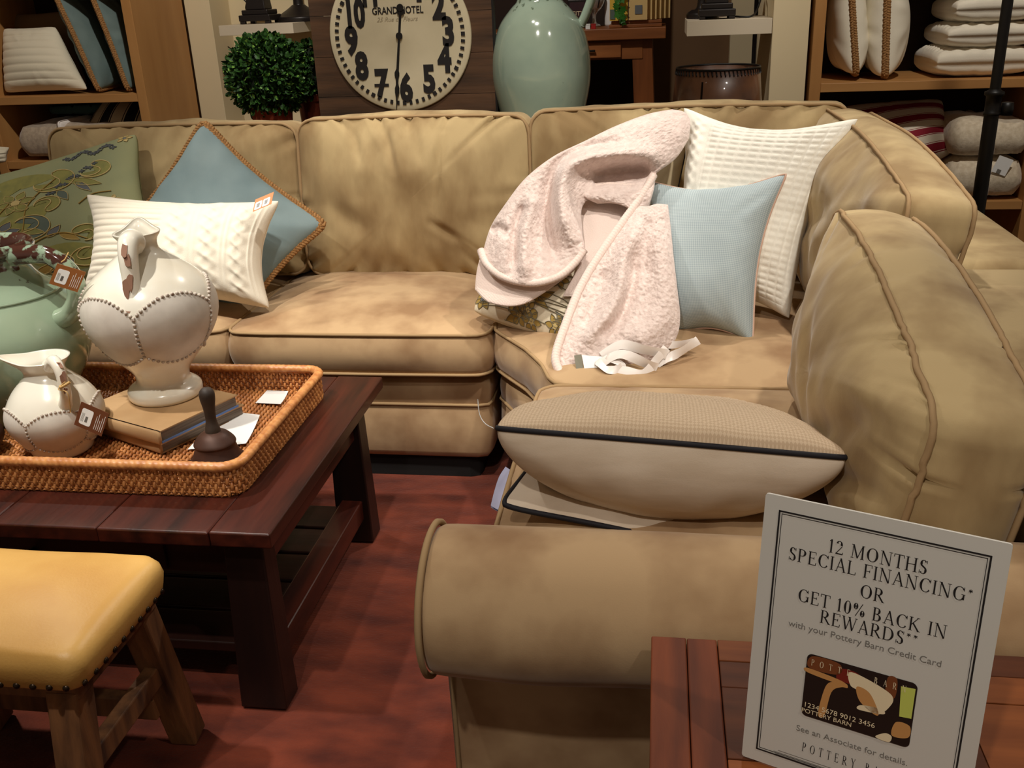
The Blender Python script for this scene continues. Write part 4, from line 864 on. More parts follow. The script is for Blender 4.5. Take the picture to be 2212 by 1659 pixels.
# pale blue cloth tucked at the seat edge
V = []
pts = [at(1092, 1008, x=-.315), at(1078, 1030, x=-.322), at(1068, 1060, x=-.325), at(1060, 1092, x=-.318)]
P = spline(pts, 20); rows = []
for k, w in enumerate(np.linspace(0, 1, 8)): rows.append(P+np.array([.050*w, 0, -.012*math.sin(PI*w)])+np.array([0, 0, -.05*(1-w)])*0)
V = np.stack(rows, 0).reshape(-1, 3); V2 = V-np.array([0, 0, .004]); F = gridF(8, 20).tolist()
M['lav'] = mat('lavender_cloth', rgb(170, 172, 200), .8)
tag(mk('cloth', np.concatenate([V, V2]), F+(gridF(8, 20)[:, ::-1]+160).tolist(), M['lav']), 'scrap of pale blue cloth at the seat edge by the roll arm', 'cloth')
# ------------------------------------------------------------------ pink sherpa throw
M['sherpa'] = mat('blush_sherpa', rgb(226, 208, 200), .95, rgb(212, 192, 184), nscale=60, bump=.6, bscale=160, sheen=.5, spec=.1, bdist=.004)
M['knitpink'] = mat('blush_knit', rgb(228, 208, 198), .9, bump=.5, bscale=300, sheen=.3, spec=.1)
thr = thing('throw_blanket', 'blush pink sherpa throw blanket draped over the corner pillows', 'blanket', (-.25, 2.75, .56))
def ybase(u, v): return 3.13-(v-250)*.00112-.00000
FOLDS = [([(1450, 285), (1360, 290), (1270, 312), (1180, 350), (1120, 425), (1092, 520), (1095, 590)], 40, .030),
         ([(1424, 340), (1370, 334), (1310, 334), (1258, 342), (1224, 368), (1212, 420), (1222, 480), (1244, 530)], 24, .050),
         ([(1340, 306), (1260, 322), (1205, 355), (1184, 420), (1184, 490), (1200, 560)], 13, -.034), ([(1280, 392), (1330, 372), (1405, 366)], 20, -.036),
         ([(1158, 420), (1136, 500), (1134, 600)], 17, .022), ([(1130, 440), (1112, 500), (1108, 580)], 10, -.020), ([(1060, 500), (1078, 492), (1096, 505)], 9, -.016),
         ([(1385, 470), (1350, 550), (1338, 630), (1306, 690), (1262, 745)], 20, .030), ([(1372, 545), (1362, 620), (1335, 690), (1290, 730)], 12, -.020),
         ([(1418, 480), (1436, 580), (1438, 660), (1405, 715), (1350, 742)], 34, .028), ([(1310, 580), (1285, 650), (1262, 710)], 12, -.014), ([(1400, 470), (1398, 540), (1395, 600)], 14, -.010)]
def folds(U, Vv):
    d = np.zeros_like(U)
    for pts, w, a in FOLDS:
        P = spline(np.array(pts, float), 140); dm = np.full(U.shape, 1e9); ti = np.zeros(U.shape)
        for k, p in enumerate(P): q = np.hypot(U-p[0], Vv-p[1]); b = q < dm; dm = np.where(b, q, dm); ti = np.where(b, k/139, ti)
        d += a*np.exp(-(dm/w)**2)*np.clip(np.minimum(ti, 1-ti)*5+.25, 0, 1)
    return d
def clothpatch(rows, lift, fuzz=.0024, thick=.024, nu=210, nv=150, fold=1.0, knit=False):
    rows = [spline(np.array(r, float), nv) for r in rows]; G = np.stack([spline(np.array([r[j] for r in rows]), nu) for j in range(nv)], 1)   # nu x nv x 3 (u,v,extra lift)
    U, Vv, E = G[..., 0], G[..., 1], G[..., 2]
    a = np.linspace(-1, 1, nu)[:, None]; b = np.linspace(-1, 1, nv)[None]; ed = ((1-a**8)*(1-b**8))**.5
    h = lift+E+1.35*fold*folds(U, Vv); yb = ybase(U, Vv)-h
    D3 = CF+CR*((U-CX)/FPX)[..., None]-CU*((Vv-CY)/FPX)[..., None]; Pm = CAM+D3*(yb/D3[..., 1])[..., None]
    nn = -D3/np.linalg.norm(D3, axis=-1)[..., None]
    q = fuzz*(vnoise(Pm, 130, 3)+.8*vnoise(Pm, 240, 9))
    if knit: q = .0012*np.sin(U*PI/3.2)*np.sin(Vv*PI/3.2)
    Vf = Pm+nn*(thick*.5*ed+q*ed)[..., None]; Vb = Pm-nn*(thick*.5*ed)[..., None]
    n = nu*nv; F = gridF(nu, nv).tolist()+(gridF(nu, nv)[:, ::-1]+n).tolist()
    per = [i*nv for i in range(nu)]+[(nu-1)*nv+j for j in range(1, nv)]+[i*nv+nv-1 for i in range(nu-2, -1, -1)]+list(range(nv-2, 0, -1))
    F += [[per[i], per[(i+1) % len(per)], per[(i+1) % len(per)]+n, per[i]+n] for i in range(len(per))]
    return np.concatenate([Vf.reshape(-1, 3), Vb.reshape(-1, 3)]), F
def CP3(u, v, lift): y = ybase(u, v)-lift-float(folds(np.array([[float(u)]]), np.array([[float(v)]]))[0, 0]); return at(u, v, y=y)
# upper drape
A_ = [[(1452, 236, 0), (1478, 242, 0), (1491, 262, 0), (1488, 300, 0)], [(1400, 246, .01), (1440, 262, .02), (1462, 300, .02), (1462, 340, 0)], [(1330, 272, .01), (1370, 300, .02), (1405, 330, .02), (1426, 368, 0)],
      [(1262, 305, .01), (1310, 335, .02), (1350, 360, .0), (1390, 392, -.01)], [(1195, 338, .01), (1245, 372, .02), (1280, 392, .02), (1330, 410, 0)], [(1135, 385, .01), (1185, 420, .02), (1225, 440, .02), (1262, 440, 0)],
      [(1092, 440, .01), (1140, 480, .02), (1200, 500, .02), (1258, 500, .01)], [(1060, 490, .01), (1110, 530, .02), (1180, 545, .02), (1262, 535, .01)], [(1042, 548, .01), (1090, 600, .02), (1160, 612, .02), (1252, 566, .01)]]
v, f = clothpatch(A_, .10); mk('fleece_drape', v, f, M['sherpa'], thr)
# turned-over knit side under the curled hem
B_ = [[(1040, 545, 0), (1085, 598, 0), (1155, 612, 0), (1252, 560, 0)], [(1030, 585, -.01), (1075, 625, .0), (1150, 635, .0), (1240, 585, -.01)], [(1026, 625, -.02), (1060, 655, -.01), (1130, 658, -.01), (1215, 605, -.02)]]
v, f = clothpatch(B_, .075, .001, .014, 40, 80, .6, True); mk('knit_back', v, f, M['knitpink'], thr)
# inner knit fold
C_ = [[(1252, 405, -.02), (1300, 398, 0), (1395, 392, 0)], [(1248, 450, -.02), (1290, 450, 0), (1375, 440, 0)], [(1250, 510, -.02), (1285, 510, 0), (1330, 510, 0)], [(1255, 560, 0), (1265, 565, 0), (1285, 570, 0)], [(1215, 640, -.03), (1230, 640, -.03), (1250, 640, -.03)]]
v, f = clothpatch(C_, .070, .001, .014, 60, 60, .5, True); mk('knit_back', v, f, M['knitpink'], thr)
# folded lip
L_ = [[(1252, 402, 0), (1300, 398, .01), (1370, 392, .01), (1418, 372, 0)], [(1262, 425, .02), (1310, 420, .03), (1370, 420, .03), (1412, 410, .02)], [(1290, 440, 0), (1330, 440, .02), (1365, 452, .02), (1400, 455, 0)]]
v, f = clothpatch([r for r in L_], .10, nu=50, nv=80, fold=.5); mk('fleece_fold', v, f, M['sherpa'], thr)
# lower panel
P_ = [[(1370, 440, 0), (1395, 446, .02), (1420, 440, .02), (1443, 442, 0)], [(1338, 490, 0), (1380, 490, .02), (1420, 488, .02), (1449, 490, 0)], [(1292, 552, 0), (1350, 550, .02), (1410, 550, .02), (1455, 552, 0)], [(1255, 620, 0), (1320, 620, .02), (1400, 620, .02), (1463, 622, 0)],
      [(1224, 695, 0), (1300, 695, .02), (1390, 695, .02), (1469, 690, 0)], [(1204, 765, 0), (1280, 760, .02), (1370, 755, .02), (1456, 738, 0)], [(1212, 806, 0), (1270, 800, .015), (1340, 795, .01), (1410, 780, 0)]]
v, f = clothpatch(P_, .115); mk('fleece_panel', v, f, M['sherpa'], thr)
def hem(pts, lift, r, ribs=True):
    P = spline(np.array([CP3(*p, lift) for p in pts]), 90); q = resample(P, max(60, int(np.linalg.norm(np.diff(P, axis=0), axis=1).sum()/.003)), False); n = len(q)
    v, f = tubeVF(q, r*(1+.05*np.sin(np.arange(n)*2.1)), 10); mk('ribbed_hem', v, f, M['knitpink'], thr)
hem([(1038, 540), (1052, 572), (1090, 600), (1150, 612), (1205, 598), (1240, 570), (1262, 540)], .118, .011)
hem([(1412, 378), (1385, 425), (1342, 485), (1292, 556), (1252, 625), (1222, 700), (1200, 770), (1210, 806)], .128, .012)
hem([(1210, 808), (1260, 806), (1310, 800)], .128, .010)
hem([(1262, 408), (1300, 400), (1350, 402), (1385, 404)], .115, .009)
# satin ribbon and sewn-in label
M['ribbon'] = mat('white_satin', rgb(240, 232, 226), .35, spec=.5)
def ribbon(pts, lift, w, tw=0.0):
    P = spline(np.array([CP3(u, v, lift+e) for u, v, e in pts]), 50); T = np.gradient(P, axis=0); T /= np.linalg.norm(T, axis=1)[:, None]; nv = nrm(CAM-P.mean(0))
    s = np.cross(T, nv); s /= np.linalg.norm(s, axis=1)[:, None]; ang = tw*np.sin(np.linspace(0, 2*PI, 50)); n2 = np.cross(s, T)
    s = s*np.cos(ang)[:, None]+n2*np.sin(ang)[:, None]; V = np.stack([P-s*w/2, P-s*w/6+n2*.001, P+s*w/6+n2*.001, P+s*w/2], 1).reshape(-1, 3); n = len(V)
    nf = np.repeat(n2, 4, 0); F = gridF(50, 4).tolist()+(gridF(50, 4)[:, ::-1]+n).tolist(); mk('ribbon', np.concatenate([V+nf*.0008, V-nf*.0008]), F, M['ribbon'], thr)
ribbon([(1300, 770, 0), (1340, 745, .012), (1390, 755, .006), (1440, 765, 0)], .150, .026, .5); ribbon([(1290, 790, 0), (1340, 765, .012), (1395, 785, .008), (1420, 795, 0)], .152, .026, .6); ribbon([(1300, 800, 0), (1350, 800, .01), (1390, 808, .005), (1420, 775, .004), (1440, 752, 0)], .150, .024, .5)
ribbon([(1400, 800, .0), (1440, 775, .01), (1470, 760, .01), (1508, 735, 0)], .13, .024, .7); ribbon([(1400, 740, 0), (1450, 745, .0), (1500, 738, .0)], .12, .020, .6); ribbon([(1290, 780, .005), (1315, 800, .012), (1345, 790, .005), (1310, 770, .01)], .152, .022, .8)
def flat(name, pts, lift, m): v = np.array([CP3(u, v, lift) for u, v in pts]); n = nrm(CAM-v.mean(0)); mk(name, np.concatenate([v, v+n*.001]), [[0, 1, 2, 3][::-1], [4, 5, 6, 7], [0, 1, 5, 4], [1, 2, 6, 5], [2, 3, 7, 6], [3, 0, 4, 7]], m, thr, smooth=False)
M['greylabel'] = mat('grey_label', rgb(120, 116, 100), .7)
flat('sewn_label', [(1240, 768), (1256, 765), (1260, 796), (1245, 799)], .150, M['greylabel']); flat('care_label', [(1257, 767), (1300, 770), (1305, 793), (1262, 796)], .151, M['paper'])
# ------------------------------------------------------------------ shelving at the left
def shelfunit(label, x0, x1, y0, y1, boards, th=.036, H=2.4):
    r = thing('shelf_unit', label, 'shelf', ((x0+x1)/2, (y0+y1)/2, 0))
    box('side_panel', x0, x0+.045, y0, y1, 0, H, M['maple'], r, .002); box('side_panel', x1-.045, x1, y0, y1, 0, H, M['maple'], r, .002)
    box('back_panel', x0+.046, x1-.046, y1-.018, y1, 0, H, M['darkback'], r, .0)
    for z in boards: box('shelf_board', x0+.0455, x1-.0455, y0+.004, y1-.019, z-th, z, M['maplex'], r, .002)
    return r
M['maplex'] = wood('maple_veneer_x', rgb(190, 140, 84), rgb(172, 122, 70), 'x', .45, scale=10, ratio=6, bump=.05)
shelfunit('maple shelf unit full of pillows behind the left end of the sofa', -3.12, -2.305, 4.28, 4.78, (.05, .40, .80, 1.095, 1.62))
shelfunit('maple shelf unit of white pillows and throws at the right', .615, 1.56, 4.28, 4.80, (.05, .565, 1.058, 1.62))
M['ivoryrib'] = mat('ivory_rib_knit', rgb(226, 216, 192), .9, bump=.3, bscale=300, sheen=.3); M['taupefab'] = mat('taupe_fabric', rgb(128, 104, 76), .9)
M['teal'] = mat('teal_linen', rgb(112, 128, 124), .8, rgb(96, 114, 112), nscale=6); M['whitelin'] = mat('white_linen', rgb(232, 224, 204), .85, bump=.15, bscale=300)
def ribs(x, y, s, t): return .0062*np.abs(np.sin(y*PI/.036))**.5
pillow('ribbed_pillow', 'ivory ribbed knit pillow on the left shelf unit', [at(8, 62, y=4.44), at(120, 58, y=4.44), at(190, 194, y=4.36), at(12, 200, y=4.36)], .07, .06, M['ivoryrib'], k=.05, n=100, disp=ribs, seed=41)
pillow('taupe_pillow', 'taupe pillow standing behind the ivory ribbed pillow', [at(-10, 30, y=4.62), at(140, 25, y=4.60), at(190, 185, y=4.55), at(0, 190, y=4.56)], .05, .05, M['taupefab'], k=.06, seed=43)
def edgepillow(name, label, top, bot, y, depth, T, m, rt=.011, dx=0.0, trim=True, seed=1, twist=.05):
    a, b = at(*top, y=y), at(*bot, y=y-.02)
    C = [a, a+np.array([dx, depth, .0]), b+np.array([dx, depth, .0]), b]
    D = pillow(name, label, C, T, T, m, k=.06, seed=seed, wr=.012, front=(1, 0, 0), ex_=.36)
    if trim: braid('braided_trim', D['edge'], rt, M['jute'], D['root'])
    return D
edgepillow('teal_pillow', 'teal pillow with jute trim standing on edge, next to the ribbed pillow', (118, -12), (212, 194), 4.36, .36, .060, M['teal'], seed=51)
edgepillow('teal_pillow', 'teal pillow with jute trim standing on edge, next to the shelf side', (196, -14), (276, 193), 4.36, .36, .055, M['teal'], seed=53)
def stripes(name, c1, c2, w, sub=None, ax=0):
    m = mat(name, c1, .85); nt = m.node_tree; N = nt.nodes; L = nt.links; tc = [n for n in N if n.type == 'TEX_COORD'][0]; sx = N.new('ShaderNodeSeparateXYZ'); L.new(tc.outputs['UV'], sx.inputs[0])
    mu = N.new('ShaderNodeMath'); mu.operation = 'MULTIPLY'; mu.inputs[1].default_value = 1/w; L.new(sx.outputs[ax], mu.inputs[0])
    ad = N.new('ShaderNodeMath'); ad.operation = 'ADD'; ad.inputs[1].default_value = 50; L.new(mu.outputs[0], ad.inputs[0])
    fr = N.new('ShaderNodeMath'); fr.operation = 'FRACT'; L.new(ad.outputs[0], fr.inputs[0]); r = N.new('ShaderNodeValToRGB'); r.color_ramp.interpolation = 'CONSTANT'
    e = r.color_ramp.elements; e[0].color = c1; e[1].position = .52; e[1].color = c2
    for p, c in ((.44, c2), (.47, c1), (.92, c1), (.95, c2)): q = e.new(p); q.color = c
    L.new(fr.outputs[0], r.inputs[0]); L.new(r.outputs[0], N['Principled BSDF'].inputs['Base Color']); return m
M['bwstripe'] = stripes('black_cream_stripe', rgb(206, 190, 158), rgb(26, 24, 26), .115); M['redstripe'] = stripes('red_white_stripe', rgb(228, 216, 196), rgb(140, 26, 44), .085, ax=1)
pillow('striped_pillow', 'black and cream striped pillow on the lower left shelf', [at(225, 212, y=4.62), at(345, 212, y=4.62), at(310, 320, y=4.36), at(165, 320, y=4.36)], .07, .06, M['bwstripe'], k=.05, seed=55, front=(0, -.6, 1))
def folded(name, label, x0, x1, y0, y1, z0, th, n, m, seed, fuzz=.004, cat='throw'):
    r = thing(name, label, cat, ((x0+x1)/2, (y0+y1)/2, z0)); t = th/n
    for k in range(n):
        P = rrect(x1-x0, y1-y0, .045, 110, .02)*(1-.03*((k*7+seed) % 3)/2)
        cushion('fold', P, t*.78, t*.13, t*.09, ((x0+x1)/2, (y0+y1)/2, z0+t*(k+.5)), X, Y, Z, m, r, None, puck=12, pamp=.012, seed=seed+k, lump=.014, bulge=t*.16, nr=24)
    return r
M['fleecegrey'] = mat('oatmeal_fleece', rgb(190, 172, 150), .95, rgb(168, 150, 130), nscale=60, bump=.5, bscale=160, sheen=.5); M['fleececream'] = mat('cream_fleece', rgb(226, 212, 188), .95, rgb(206, 190, 164), nscale=60, bump=.5, bscale=160, sheen=.5)
fr_ = folded('fleece_throw', 'folded oatmeal fleece throw tied with white ribbon on the left shelf', -2.99, -2.50, 4.30, 4.68, .802, .17, 1, M['fleecegrey'], 61)
P = np.array([(-2.76, 4.285, z) for z in np.linspace(.80, .93, 14)]+[(-2.76, y, .98+.0*y) for y in np.linspace(4.31, 4.68, 10)]); P[10:14, 1] += .004
v, f = boxVF(-2.775, -2.75, 4.268, 4.70, .803, .982, .02, 3); mk('ribbon', v, f, M['ribbon'], fr_)
folded('teal_throw', 'folded dark teal throw behind the oatmeal fleece throw', -2.95, -2.68, 4.50, 4.74, .985, .05, 1, mat('dark_teal', rgb(58, 84, 82), .9), 63)
pillow('cream_pillow', 'cream pillow corner poking out at the very left edge', [at(-120, 310, y=4.16), at(20, 318, y=4.16), at(12, 350, y=4.15), at(-120, 380, y=4.15)], .05, .04, M['ivoryrib'], k=.05, seed=65)
bx = box('storage_box', -3.33, -3.13, 4.02, 4.24, .0, .80, M['maple'], None, .006); tag(bx, 'brown wooden block under the cream pillow at the left edge', 'box')
# right unit
edgepillow('white_pillow', 'white linen pillow with tan trim on edge, nearest the cream post', (1836, -90), (1850, 160), 4.36, .34, .075, M['whitelin'], .012, seed=71)
edgepillow('white_pillow', 'white linen pillow with tan trim on edge, next to the knit stack', (1920, -90), (1912, 166), 4.36, .34, .095, M['whitelin'], .013, dx=.04, seed=73)
def kn(x, y, s, t): return .004*np.sin(x*PI/.03)*np.sin(y*PI/.02)
zs = 1.061
for i, (lab, th_i, xo) in enumerate((('ivory knit pillow at the bottom of the right stack', .11, .0), ('ivory knit pillow second from bottom of the right stack', .09, .03), ('ivory cable pillow third from bottom of the right stack', .10, .05), ('ivory pillow on top of the right stack', .10, .03))):
    x0, x1 = 1.12+xo, 1.50; z = zs+th_i/2
    pillow('ivory_pillow', lab, [np.array([x0, 4.74, z]), np.array([x1, 4.74, z]), np.array([x1, 4.34, z]), np.array([x0, 4.34, z])], th_i*.66, th_i*.60, M['cableknit'], k=.02, n=80, disp=kn, seed=81+i, front=(0, 0, 1), sag=0, ex_=.22, group='ivory pillows stacked on the right shelf', wr=.005); zs += th_i+.004
pillow('striped_pillow', 'red and white striped pillow on the lower right shelf', [at(1820, 232, y=4.62), at(2035, 218, y=4.60), at(2055, 330, y=4.38), at(1850, 420, y=4.36)], .10, .07, M['redstripe'], k=.05, seed=91, ex_=.35)
zz = .568
for i, (lab, h) in enumerate((('cream fleece throw at the bottom of the right-hand pile', .17), ('cream fleece throw on top of the right-hand pile', .16))):
    q = folded('fleece_throw', lab, 1.215, 1.495, 4.30, 4.66, zz, h, 1, M['fleececream'], 95+i, cat='throw'); zz += h+.002
    if i == 0:
        v, f = prismVF([(-.03, -.035), (.03, -.035), (.03, .035), (-.03, .035)], at(2165, 358, y=4.275), nrm((.93, 0, -.35)), nrm((.35, 0, .93)), -Y, .002); tg_ = mk('paper_tag', v, f, M['paper'], q, smooth=False)
        v, f = prismVF([(-.008, -.008), (.008, -.008), (.008, .008), (-.008, .008)], at(2157, 370, y=4.272), nrm((.93, 0, -.35)), nrm((.35, 0, .93)), -Y, .0008); mk('tag_mark', v, f, M['greyink'], tg_, smooth=False)
    v, f = boxVF(1.335, 1.375, 4.272, 4.65, zz-h+.002, zz-.004, .02, 3); mk('ribbon', v, f, M['ribbon'], q)
# ------------------------------------------------------------------ floating shelves with lamp bases
tag(box('floating_shelf', -2.055, -1.69, 4.60, 5.015, 1.318, 1.372-.008, M['white_lam'], None, .001), 'white floating shelf above the topiary balls', 'shelf')
q = at(1485, 58, y=4.30); q2 = at(1676, 48, y=4.30)
tag(box('floating_shelf', .112, .453, 4.30, 4.72, 1.258, 1.318, M['white_lam'], None, .001), 'white floating shelf beside the cream post', 'shelf')
M['bronze'] = mat('dark_bronze', rgb(38, 32, 30), .4, metal=.3, spec=.5)
def obelisk(label, c, h, w, cat='lamp'):
    c = np.array(c, float); r = thing('lamp_base', label, cat, c)
    v, f = boxVF(c[0]-w*.5, c[0]+w*.5, c[1]-w*.5, c[1]+w*.5, c[2]+.012, c[2]+.04, .004); mk('plinth', v, f, M['bronze'], r, smooth=False)
    v, f = boxVF(c[0]-w*.42, c[0]+w*.42, c[1]-w*.42, c[1]+w*.42, c[2]+.04, c[2]+.062, .004); mk('plinth', v, f, M['bronze'], r, smooth=False)
    v, f = beamVF(c+(0, 0, .062), c+(0, 0, h), w*.62, w*.62, w1=w*.3, d1=w*.3); mk('shaft', v, f, M['bronze'], r, smooth=False)
    for sx in (-1, 1):
        for sy in (-1, 1): v, f = boxVF(c[0]+sx*w*.4-.012, c[0]+sx*w*.4+.012, c[1]+sy*w*.4-.012, c[1]+sy*w*.4+.012, c[2], c[2]+.012, .002); mk('foot', v, f, M['bronze'], r, smooth=False)
    return r
o1 = obelisk('dark bronze obelisk lamp base with coiled cord on the left floating shelf', (-1.90, 4.74, 1.3645), .36, .155)
rs = np.random.RandomState(2); P = [np.array([-1.965+.035*math.cos(k*1.9)+.01*rs.randn(), 4.84+.02*math.sin(k), 1.44+.05*math.sin(k*1.7)]) for k in range(12)]; v, f = tubeVF(spline(P, 120), .0035, 6); mk('cord', v, f, M['black'], o1)
c = np.array([-1.745, 4.86, 1.3645]); r = thing('lamp_base', 'dark metal lamp base with flared round foot beside the obelisk', 'lamp', c)
v, f = lathe(spline([(.115, 0), (.115, .02), (.10, .03), (.06, .055), (.032, .075), (.024, .09), (.022, .25), (.02, .36)], 40), c, 32); mk('stem', v, f, M['bronze'], r)
o2 = obelisk('dark bronze obelisk lamp base with cord on the right floating shelf', (.235, 4.43, 1.3185), .34, .15)
v, f = tubeVF(spline([(.31, 4.44, 1.325), (.37, 4.40, 1.323), (.40, 4.46, 1.34), (.42, 4.5, 1.40), (.40, 4.55, 1.46), (.43, 4.6, 1.5)], 60), .0045, 6); mk('cord', v, f, M['black'], o2)
c = np.array([.185, 4.58, 1.3185]); r = thing('lamp_base', 'second dark lamp base at the back of the right floating shelf', 'lamp', c)
v, f = lathe(spline([(.07, 0), (.07, .02), (.05, .035), (.025, .06), (.02, .25), (.02, .33)], 30), c, 24); mk('stem', v, f, M['bronze'], r)
# ------------------------------------------------------------------ low display table behind the sofa (carries clock, topiaries, vase)
M['pine'] = wood('brown_pine_x', rgb(112, 70, 40), rgb(84, 50, 28), 'x', .5)
dt = thing('display_table', 'long brown display table standing behind the sofa back', 'table', (-.75, 4.03, 0))
box('top', -1.95, .44, 3.83, 4.24, .74, .775, M['pine'], dt, .004)
for x in (-1.9, .39):
    for y in (3.87, 4.20): beam('leg', (x, y, 0), (x, y, .74), .05, .05, M['pine'], dt)
# clock
M['clockwood'] = wood('walnut_board', rgb(88, 60, 38), rgb(48, 32, 20), 'x', .6, scale=16, ratio=9, bump=.4)
M['clockface'] = mat('aged_face', rgb(214, 202, 172), .35, rgb(196, 184, 154), nscale=4, detail=8, spec=.4, coat=.2)
ck = thing('wall_clock', 'large square wooden clock with round cream dial, on the display table', 'clock', (-1.01, 3.97, .7755))
zc_ = 1.313; kc = np.array([-1.015, 3.945, zc_])
yb = .7765
for i, (a, b) in enumerate(((.7765, .93), (.932, 1.085), (1.087, 1.24), (1.242, 1.395), (1.397, 1.55), (1.552, 1.70))): box('plank', -1.38, -.645, 3.957, 3.985, a, b, M['clockwood'], ck, .0005)
box('edge_strip', -.645, -.637, 3.952, 3.99, .7765, 1.70, M['black'], ck, .001)
th = np.linspace(0, 2*PI, 96, endpoint=False); rF = .287
V = []
for r_, dy in ((rF, .012), (rF, .004), (rF-.004, .0), (rF-.03, -.001), (rF*.5, -.003), (.01, -.004)): V.append(np.stack([kc[0]+r_*np.cos(th), np.full(96, kc[1]+dy), kc[2]+r_*np.sin(th)], 1))
face_ = mk('dial', np.concatenate(V), gridF(6, 96, False, True).tolist()+[[5*96+i for i in range(96)]], M['clockface'], ck)
yy = kc[1]-.0052
def cpt(x, z, o=0): return np.array([kc[0]+x, yy-o, kc[2]+z])
parts = []
for k in range(60):
    a = 2*PI*k/60; r0, r1, w = rF-.040, rF-.024, (.0058 if k % 5 else .0075); e = np.array([math.sin(a), math.cos(a)]); t_ = np.array([math.cos(a), -math.sin(a)])
    q = [e*r0-t_*w, e*r0+t_*w, e*r1+t_*w, e*r1-t_*w]; parts.append((np.array([cpt(*p) for p in q]), [[0, 1, 2, 3]]))
v, f = join(parts); tag(mk('minute_track', v, f, M['ink'], face_, smooth=False), kind='stuff')
for k in range(1, 13):
    a = 2*PI*k/12-.055; x, z = .197*math.sin(a), .197*math.cos(a)
    n_ = text('numeral', str(k), .140, M['ink'], face_, cpt(x, z-.048), X, Z, xs=.72 if k < 10 else .60, bold=.0072)
    if k == 7:
        v = np.array([cpt(x-.030, z-.014, .0002), cpt(x+.030, z-.014, .0002), cpt(x+.030, z-.003, .0002), cpt(x-.030, z-.003, .0002)]); mk('numeral_bar', v, [[0, 1, 2, 3]], M['ink'], face_, smooth=False)
text('lettering', 'GRAND HOTEL', .037, M['ink'], face_, cpt(0, .082), X, Z, xs=.80, bold=.0007); text('lettering', '25 Rue de Fleurs', .024, mat('faded_ink', rgb(176, 164, 138), .6), face_, cpt(-.005, .055), X, Z, shear=.35)
def hand(name, ang, L, tail, wid, off):
    e = np.array([math.sin(ang), math.cos(ang)]); t_ = np.array([math.cos(ang), -math.sin(ang)])
    prof = [(-tail, wid*.6), (0, wid), (L*.62, wid*.8), (L*.70, wid*2.2), (L*.76, wid*2.0), (L*.82, wid*.7), (L, .0008)]
    L_ = [e*a-t_*w for a, w in prof]; R_ = [e*a+t_*w for a, w in prof[::-1]]; poly = np.array(L_+R_)
    v, f = prismVF(poly, cpt(0, 0, off), X, Z, -Y, .0015); h_ = mk(name, v, f, M['black'], ck, smooth=False)
    for q, rr_ in ((-tail, wid*3.2), (0, wid*3.0)):
        cc = e*q; v, f = prismVF([(cc[0]+rr_*math.cos(b), cc[1]+rr_*math.sin(b)) for b in np.linspace(0, 2*PI, 20)[:-1]], cpt(0, 0, off), X, Z, -Y, .003); mk('boss', v, f, M['black'], h_, smooth=False)
hand('minute_hand', math.radians(187), .285, .105, .0042, .006); hand('hour_hand', math.radians(188.5), .20, .09, .0045, .003)
# topiaries
M['leaf'] = mat('boxwood_leaf', rgb(46, 82, 30), .55, rgb(20, 42, 16), nscale=60, ncon=(.35, .65), spec=.2); M['leaf2'] = mat('boxwood_new_leaf', rgb(104, 140, 56), .45)
M['terra'] = mat('terracotta', rgb(150, 64, 36), .8, rgb(120, 48, 28), nscale=10)
M['foil'] = mat('copper_pot', rgb(96, 42, 28), .3, metal=.5)
def topiary(label, c, R, zt, pot, pm, n, seed):
    rs = np.random.RandomState(seed); r = thing('topiary', label, 'plant', (c[0], c[1], .7755)); cc = np.array(c, float); V = []; F = []; mi = []; k = 0
    for i in range(n):
        d = nrm(rs.randn(3)); p = cc+d*R*(.80+.22*rs.rand()); ax = nrm(d+.75*rs.randn(3)); s_ = nrm(np.cross(ax, rs.randn(3))); nn_ = np.cross(ax, s_); L = .028*(.8+.5*rs.rand()); w = L*.30
        V += [p, p+ax*L*.35+s_*w+nn_*.002, p+ax*L*.8+s_*w*.8+nn_*.003, p+ax*L, p+ax*L*.8-s_*w*.8+nn_*.003, p+ax*L*.35-s_*w+nn_*.002, p+ax*L*.55-nn_*.002]
        for a, b in ((0, 1), (1, 2), (2, 3), (3, 4), (4, 5), (5, 0)): F.append([k+6, k+a, k+b]); mi.append(1 if rs.rand() < .08 else 0)
        k += 7
    # inner twig ball
    tag(mk('leaves', np.array(V), F, [M['leaf'], M['leaf2']], r, midx=mi, smooth=False), kind='stuff')
    v, f = lathe([(.002, -R*.84)]+[(R*.84*math.cos(a), R*.84*math.sin(a)) for a in np.linspace(-1.5, 1.5, 14)]+[(.002, R*.84)], cc, 24); mk('leaf_core', v, f, mat('dark_twigs', rgb(18, 30, 12), .9), r)
    z0 = .7755; z1 = cc[2]-R*.72; v, f = lathe(spline([(.004, 0), (pot*.72, 0), (pot*.80, .02), (pot, z1-z0-.03), (pot*1.08, z1-z0-.028), (pot*1.08, z1-z0), (pot*.96, z1-z0), (pot*.9, z1-z0-.02), (.01, z1-z0-.022)], 50), (cc[0], cc[1], z0), 36); mk('pot', v, f, pm, r)
topiary('round boxwood topiary ball in a terracotta pot beside the clock', (-1.605, 4.0, 1.172), .158, 0, .085, M['terra'], 2600, 1)
topiary('smaller boxwood topiary half hidden behind the clock', (-1.475, 4.185, 1.17), .12, 0, .075, M['foil'], 1100, 2)
